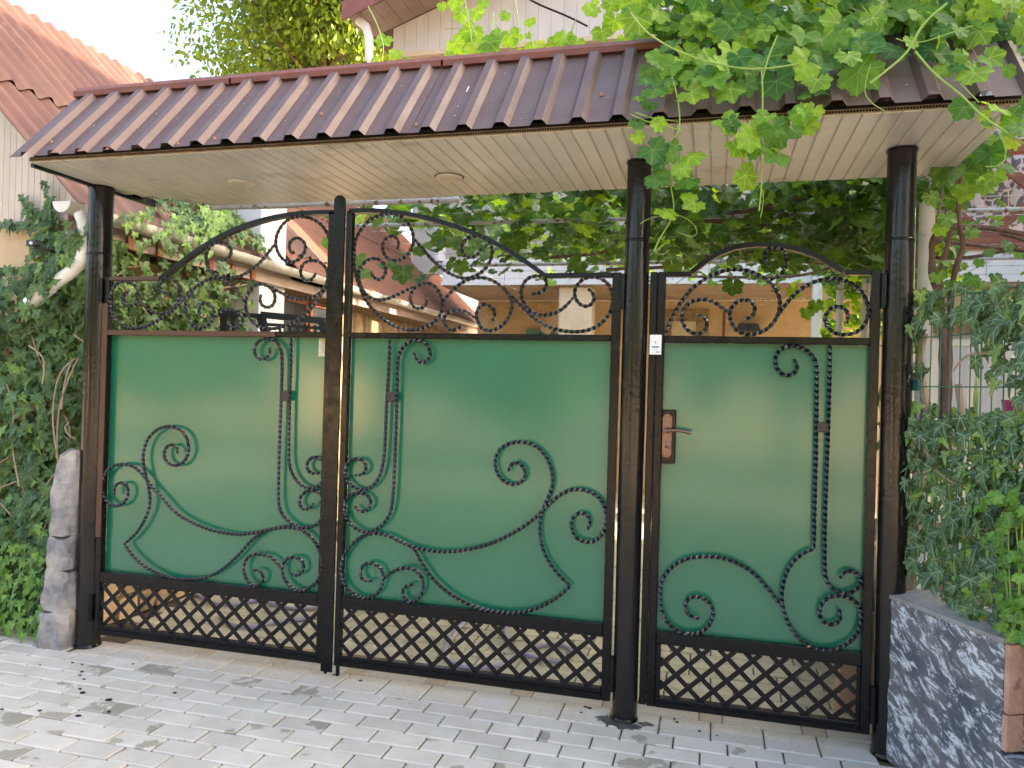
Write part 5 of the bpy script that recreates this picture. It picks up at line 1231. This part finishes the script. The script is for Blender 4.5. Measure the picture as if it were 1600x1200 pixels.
# ------------------------------------------------------------------ grapevine on top of the canopy
CV = thing('grape_vine', 'bright grapevine spilling over the right end of the canopy, rooted behind the wire fence', 'grapevine', (1.15, .45, .6))
def stem(pts, Y, r0, r1, m, parent=CV, nm='trunk'):
    P = [PY(u, v, Y) for u, v in pts]; Q = resample(smoothpath(P, .02), .02); R_ = np.linspace(r0, r1, len(Q))*(1+.12*np.sin(np.arange(len(Q))*.9)); b = MB(); b.tube(Q.tolist(), R_.tolist(), 9); return b.build(nm, m, parent, True)
S = lambda pts: Zc(pts, 1420, 180, 4.283)
stem(S([(240,2300),(235,1800),(225,1400),(205,1190),(160,1120),(150,1060),(160,950),(145,860),(182,800)]), .45, .024, .013, M_woodbark)
stem(S([(182,800),(185,700),(215,600),(225,500),(235,380)]), .45, .006, .004, M_stembrown, nm='cane')
stem(S([(145,870),(190,850),(240,810)]), .45, .012, .006, M_woodbark, nm='cane')
stem(S([(250,2300),(270,1500),(285,1190),(300,1080),(340,950),(372,860),(345,780),(335,640),(330,520),(350,430),(352,340)]), .45, .022, .007, M_woodbark)
stem(S([(215,1190),(205,1080),(240,950),(265,850),(300,700),(322,620)]), .46, .013, .007, M_woodbark)
stem(S([(330,560),(318,480),(320,380),(330,330)]), .45, .008, .005, M_woodbark, nm='cane')
lc = []
def roofpoint(u, v, off):
    """where the sight line meets the front slope, lifted off it; above the ridge the leaves stand over the roof"""
    p = PP(u, v, (0, EY, EZ), nrm)
    if p[2] > RZ+.04: return PY(u, v, RY+U(-.25, .35))
    if p[2] < EZ: return PY(u, v, EY-.04-off)
    return np.array(Vector(p)+nrm*(.04+off))
def cl(u, v, s, young=False, off=None):
    p = roofpoint(u, v-s*170, U(.0, .12) if off is None else off)
    n = (U(-.55, .55)+.1, -1+U(-.2, .5), U(0, .9)); t = (U(-.9, .9), U(-.3, .1), -1+U(0, .6)); lc.append((tuple(p), n, t, s, ML_young_lit if young else ML_vine))
poly = [(985, -30), (985, 70), (1005, 120), (1030, 165), (1060, 190), (1110, 200), (1150, 190), (1230, 180), (1330, 185), (1390, 160), (1420, 120), (1480, 105), (1540, 90), (1560, 20), (1600, -30)]
def inpoly(u, v):
    c = False; n = len(poly)
    for i in range(n):
        (x0, y0), (x1, y1) = poly[i], poly[i-1]
        if (y0 > v) != (y1 > v) and u < (x1-x0)*(v-y0)/(y1-y0)+x0: c = not c
    return c
k = 0
while k < 490:
    u, v = U(985, 1600), U(-60, 195)
    if v > 0 and not inpoly(u, v): continue
    if v > 60 and random.random() < (v-60)/190: continue
    if 1030 < u < 1130 and 110 < v < 190 and random.random() < .45: continue
    if 1370 < u < 1480 and 60 < v < 150 and random.random() < .5: continue
    cl(u, v, U(.055, .138), random.random() < .26+.2*(v < 40)); k += 1
for i in range(150):     # mass over the ridge and behind, right of frame too
    u, v = U(1040, 1700), U(-120, 40); p = PY(u, v, U(-.2, .8)); lc.append((tuple(p), (U(-.6, .6), -.7, U(.2, 1)), (U(-1, 1), U(-.5, .5), -.8), U(.09, .16), random.choice((ML_vine, ML_young_lit))))
# named leaves, read off the photograph: (px, py, size, young)
for (u, v, s, yg) in [(1372,92,.165,0),(1335,175,.15,0),(1290,150,.16,0),(1275,115,.13,0),(1210,185,.13,0),(1190,100,.15,0),(1235,125,.14,0),(1212,222,.13,0),(1213,262,.115,0),(1168,158,.12,1),(1390,135,.12,0),(1460,140,.1,0),(1512,172,.11,1),(1520,105,.115,1),
                      (1535,145,.09,1),(1555,185,.10,1),(1590,210,.1,1),(1165,292,.11,1),(1085,332,.09,1),(1040,345,.09,1),(1020,255,.12,0),(1078,262,.1,1),(1025,293,.1,0),(1075,300,.1,0),(1040,95,.14,0),(1090,55,.13,1),(1130,75,.13,0),(1085,105,.13,1),(1025,195,.12,0),(1020,160,.11,0),
                      (1080,200,.12,1),(1140,195,.12,1),(1090,185,.1,0),(1110,150,.12,1),(1440,90,.14,1),(1470,70,.12,1),(1250,60,.15,0),(1310,60,.14,1),(1420,30,.14,1),(1150,245,.09,1),(1175,215,.09,1)]:
    cl(u, v, s, bool(yg), .05)
for (u0, v0, u1, v1, n) in [(1055, 120, 1050, 320, 9), (1190, 120, 1188, 290, 8), (1100, 150, 1130, 215, 9), (1440, 90, 1590, 235, 16), (1020, 150, 1030, 265, 10), (1250, 150, 1240, 200, 6), (1545, 40, 1600, 200, 14), (1220, 130, 1225, 250, 8)]:
    for i in range(n):
        t = random.random(); cl(u0+(u1-u0)*t+U(-32, 32), v0+(v1-v0)*t+U(-12, 12), U(.04, .10), random.random() < .45)
# shoots rising over the ridge left of the vine
sh = [([(800,100),(812,60),(805,0),(802,-20)], 1), ([(740,90),(735,50),(728,10),(722,-15)], 1), ([(752,100),(745,60),(735,35)], 1), ([(770,95),(768,55),(771,20)], 1), ([(590,105),(600,80),(590,40),(575,10)], 1), ([(905,90),(890,60),(900,30)], 1), ([(840,95),(830,60),(828,45)], 0)]
bs = MB()
for pts, _ in sh:
    P = [PY(u, v, .05+.02*i) for i, (u, v) in enumerate(pts)]; bb_ = MB(); bb_.tube(resample(smoothpath(P, .02), .02).tolist(), .0028, 6); bb_.build('shoot', M_stemgreen, CV, True)
for (u, v, s) in [(712,12,.085),(722,32,.09),(745,28,.08),(725,75,.12),(738,62,.12),(745,88,.13),(765,80,.12),(778,70,.11),(798,68,.11),(710,80,.10),(735,98,.11),(835,88,.12),(828,40,.06),(825,60,.04),(882,70,.10),(870,82,.10),(600,72,.095),(618,92,.07),(700,95,.07),(770,98,.10),(790,30,.06),(755,10,.06),(900,78,.09),(925,25,.09),(940,60,.10),(960,45,.11),(975,75,.11),(925,15,.07),(955,15,.09),(985,20,.12),(820,95,.10),(690,15,.05),(640,100,.05),(585,100,.05)]:
    p = PY(u, v-s*120, U(-.02, .25)); lc.append((tuple(p), (U(-.4, .4), -1, U(-.1, .5)), (U(-.7, .7), 0, -1), s, ML_young_lit))
# runners and tendrils
def runner(pts, Y, r=.0028, m=None, b=None): 
    P = [PY(u, v, Y) for u, v in pts]; bb_ = MB(); bb_.tube(resample(smoothpath(P, .02), .015).tolist(), r, 6); bb_.build('shoot' if r > .0019 else 'tendril', M_stemgreen, CV, True)
runner([(985,20),(1010,50),(1060,80),(1120,100),(1180,108),(1250,100)], -.62, .0032); runner([(1480,5),(1440,40),(1420,80),(1385,110),(1360,130)], -.66, .004)
runner([(1430,80),(1460,115),(1510,155),(1530,178),(1570,205),(1600,225)], -.66, .0035); runner([(1555,200),(1570,225),(1575,250),(1560,262),(1540,260)], -.66, .0016); runner([(1562,205),(1575,235),(1570,245)], -.66, .0016)
runner([(1190,110),(1192,160),(1188,220),(1190,285),(1186,330)], -.58, .0028); runner([(1152,190),(1158,215),(1160,230),(1150,215)], -.58, .0015); runner([(1165,290),(1190,285),(1193,320),(1188,340)], -.58, .0015)
runner([(1050,120),(1060,160),(1062,200),(1045,240),(1048,290),(1055,330),(1045,352),(1030,372),(1022,392)], -.55, .0028)
runner([(1052,333),(1075,340),(1095,365),(1082,372),(1058,362)], -.55, .0013); runner([(1052,333),(1010,342),(1000,350)], -.55, .0013); runner([(1030,372),(1020,398),(1040,400),(1045,390)], -.55, .0012)
runner([(1112,200),(1108,230),(1118,250),(1122,245)], -.56, .0013); runner([(1070,225),(1064,258),(1072,245),(1060,262)], -.56, .0013); runner([(1060,190),(1000,180),(985,172),(1020,185)], -.56, .0014)
runner([(808,100),(800,108),(810,115),(812,104)], -.15, .0015); runner([(985,178),(1010,190),(1050,200),(1070,205)], -.56, .002); runner([(1360,100),(1350,150),(1385,175)], -.6, .0016)
runner([(1500,130),(1530,160)], -.66, .002); runner([(695,45),(712,46),(725,40)], .05, .0016); runner([(762,12),(770,30),(778,45)], .05, .0015)
runner([(1400,60),(1430,70),(1460,60),(1520,40)], -.64, .002); runner([(1215,55),(1200,90),(1190,130)], -.6, .0025)
put_leaves(CV, 'grape', lc, 300)
# leaves by the trunk at the right
TL = []
for (u, v, s) in [(1500,290,.17),(1480,270,.15),(1455,318,.09),(1495,325,.10),(1475,285,.13),(1530,262,.15),(1548,255,.14),(1560,232,.10),(1555,285,.09),(1480,350,.08),(1518,370,.07),(1470,365,.07),(1535,248,.1),(1520,445,.08),(1495,455,.07),(1465,440,.07),(1545,400,.05),(1530,415,.05),(1505,420,.04),(1478,415,.04),(1555,440,.06),(1470,300,.09),(1510,310,.1),(1540,300,.08)]:
    p = PY(u, v-s*120, U(.32, .5)); TL.append((tuple(p), (U(-.5, .5), -1, U(.1, .5)), (U(-.5, .5), 0, -1), s, random.choice((ML_vine, ML_perg, ML_ivyy))))
put_leaves(CV, 'grape', TL, 24)

# ------------------------------------------------------------------ loose things in the yard
def hose(pts, label):
    P = [PZ(u, v, .014) for u, v in pts]; b = MB(); b.tube(resample(smoothpath(P, .03, 5), .03).tolist(), .0115, 9)
    return tag(b.build('garden_hose', M_hose, None, True), label, 'hose', 'lavender hose on the yard paving')
S = lambda pts: Zc(pts, 500, 880, 2.963)
hose(S([(690,255),(650,290),(620,330),(585,380),(578,430),(620,470),(720,490),(810,480),(880,450),(960,400),(1050,375),(1140,380),(1180,420),(1120,455),(1040,455),(980,430),(900,400),(870,360),(860,310),(880,270)]), 'lavender hose looped on the yard paving behind the right leaf lattice')
S = lambda pts: Zc(pts, 140, 880, 3.81)
hose(S([(640,185),(700,225),(800,250),(950,230),(1030,215),(1100,250),(1250,275),(1360,262)]), 'thin end of lavender hose, farther of two lengths behind the left leaf lattice')
hose(S([(790,300),(800,350),(900,380),(1000,378),(1100,350),(1250,335),(1370,318)]), 'curled lavender hose, nearer of two lengths behind the left leaf lattice')
# warm stone facing inside, left of the yard
GW = thing('garden_wall', 'low wall of warm brown rough stones seen through the left lattice', 'wall', (-3.35, .9, 0))
sx = PZ(175, 976, 0)[0]
b = MB(); b.box(sx-.22, sx-.06, .16, 2.9, 0, .95); b.build('wall_core', M_mortar, GW)
for r_ in range(4):
    yy = .17+(r_ % 2)*.06
    while yy < 2.8:
        l = U(.13, .24); rock('stone', GW, (sx-.05, yy+l/2, .07+r_*.145), (.045, l*.47, .066), int(yy*1000)+r_, M_stonewarm, 1, .10); yy += l+.008
PS = thing('stone_post', 'brown veined stone upright behind the right end of the door lattice', 'stone', (.68, .5, 0))
rock('stone', PS, (.70, .48, .22), (.10, .07, .26), 77, M_stonewarm, 3, .06); rock('stone', PS, (.70, .5, .62), (.09, .07, .17), 79, M_stonewarm, 3, .06)
# black folded steel frame
BF = thing('steel_grille', 'black steel grille with upright bars standing in the yard behind the left leaf', 'frame', (-2.9, 1.2, 0))
def seg(a, c, w, h, nm, m=M_bluesteel): b = MB(); b.obox(a, c, w, h, (0, 0, 1)); b.place(nm, m, BF)
f = lambda u, v, Y=1.3: tuple(PY(u, v, Y))
seg(f(345, 490), f(372, 489), .06, .05, 'rail'); seg(f(352, 545), f(352, 492), .05, .05, 'bar'); seg(f(370, 545), f(366, 492), .05, .03, 'bar')
seg(f(372, 492), f(412, 494), .05, .03, 'rail'); seg(f(410, 492), f(508, 502), .05, .045, 'rail'); seg(f(408, 496), f(424, 550), .04, .05, 'bar'); seg(f(505, 505), f(515, 550), .04, .05, 'bar')
seg(f(420, 507), f(500, 513), .03, .02, 'rail')
for u in (437, 452, 465, 478, 492): seg(f(u, 508), f(u+4, 560), .012, .012, 'bar')
for u in (352, 515): q = PY(u, 540, 1.3); b = MB(); b.box(q[0]-.02, q[0]+.02, 1.28, 1.32, 0, q[2]); b.place('leg', M_bluesteel, BF)
q = f(207, 505, 1.0); MBx = thing('meter_box', 'small dark box with a cream tag half hidden in the ivy behind the gate', 'box', (q[0], 1.0, 0))
b = MB(); b.cbox(q[0]-.12, q[0]+.12, .98, 1.12, q[2]-.12, q[2]+.13, .01); b.build('case', M_dark, MBx)
b = MB(); b.box(q[0]-.01, q[0]+.055, .972, .9795, q[2]-.03, q[2]+.03); b.place('tag', M_beige_label, MBx)
b = MB(); b.box(q[0]-.02, q[0]+.02, 1.0, 1.04, 0, q[2]-.121); b.build('stand', M_dark, MBx)
# spot lamp on the ivy wall
q = PY(55, 381, .05); SL = thing('spot_lamp', 'small black floodlight poking out of the ivy under the gutter', 'lamp', (q[0], .05, q[2]))
b = MB(); b.cbox(q[0]-.035, q[0]+.03, .02, .07, q[2]-.012, q[2]+.018, .004); b.build('housing', M_bluesteel, SL)
b = MB(); b.lathe([(.009, .012), (.009, .019)], q[0]+.008, q[2]-.002, 12, 'y'); b.build('lens', M_white_label, SL)
b = MB(); b.box(q[0]-.008, q[0]+.004, .04, .31, q[2]-.03, q[2]-.0125); b.build('bracket', M_bluesteel, SL)
# power cable to the gable
b = MB(); P = [PY(u, v, 5.2) for u, v in [(790, -30), (830, 2), (880, 22), (918, 41)]]; b.tube(resample(smoothpath(P, .1), .1).tolist(), .012, 6); tag(b.build('power_cable', M_dark, None, True), 'black cable slung to the white board gable', 'cable')

# ------------------------------------------------------------------ across the street and to the right (behind and beside the camera)
def simple_house(name, label, x0, x1, y0, y1, h, rh, mw, mr, face, wins):
    t = thing(name, label, 'house', ((x0+x1)/2, (y0+y1)/2, 0))
    b = MB(); b.box(x0, x1, y0, y1, -.1, h); b.build('wall', mw, t)
    ym = (y0+y1)/2; b = MB(); b.prism([(y0-.4, h), (y1+.4, h), (ym, h+rh)], 'x', x0-.4, x1+.4); b.build('roof', mr, t)
    for k in range(wins):
        cx = x0+(x1-x0)*(k+.5)/wins; yf = y1 if face > 0 else y0-.03
        b = MB(); b.box(cx-.5, cx+.5, yf+.001, yf+.03, 1.0, 2.2); w = b.place('window', M_glass, t)
        b = MB(); b.box(cx-.58, cx+.58, yf+.001, yf+.05, .92, .998); b.place('sill', M_white, w)
    return t
simple_house('street_house', 'low ochre house across the street', -24, -12, -22, -17, 2.7, 1.6, M_plaster, M_farroof, 1, 4)
simple_house('street_house', 'cream house across the street, further right', -1.5, 6.5, -24, -19, 2.7, 1.6, M_cream, M_onduline, 1, 3)
simple_house('sun_blocker_house', 'unseen tall house added right of the drive to block the sun, rear wing', 6.2, 13, 3.0, 6.4, 8.8, .6, M_cream, M_onduline, -1, 1)  # both wings are unseen, added and sized to keep low sun off the gate
simple_house('sun_blocker_house', 'unseen tall house added right of the drive to block the sun, front wing', 6.2, 13, -2.2, 2.99, 5.9, .5, M_cream, M_onduline, -1, 2)
for (x_, y_, cz_, r_, n_, lab) in [(-15.5, -10.8, 2.6, 2.0, 1500, 'leafy tree across the street, farthest left'), (-11.0, -10.2, 2.3, 1.7, 1300, 'low tree across the street, second from the left'), (-6.6, -10.9, 3.0, 2.1, 1600, 'large tree across the street opposite the left leaf'),
        (-3.1, -10.0, 1.8, 1.25, 900, 'small bushy tree across the street opposite the middle post'), (1.2, -10.8, 2.7, 1.8, 1500, 'tree across the street opposite the door'), (5.6, -10.4, 2.4, 1.6, 1200, 'tree across the street, farthest right')]:
    tree('street_tree', lab, x_, y_, cz_, r_, cz_, n_, int(50+x_), leaf=.42, tr=.12, group=None)
tree('street_tree', 'unseen tree added right of the drive to dapple the sun', 4.9, -1.5, 3.6, 1.7, 3.9, 2600, 23, leaf=.30, tr=.14)  # out of view, added to break up the sunlight from the right
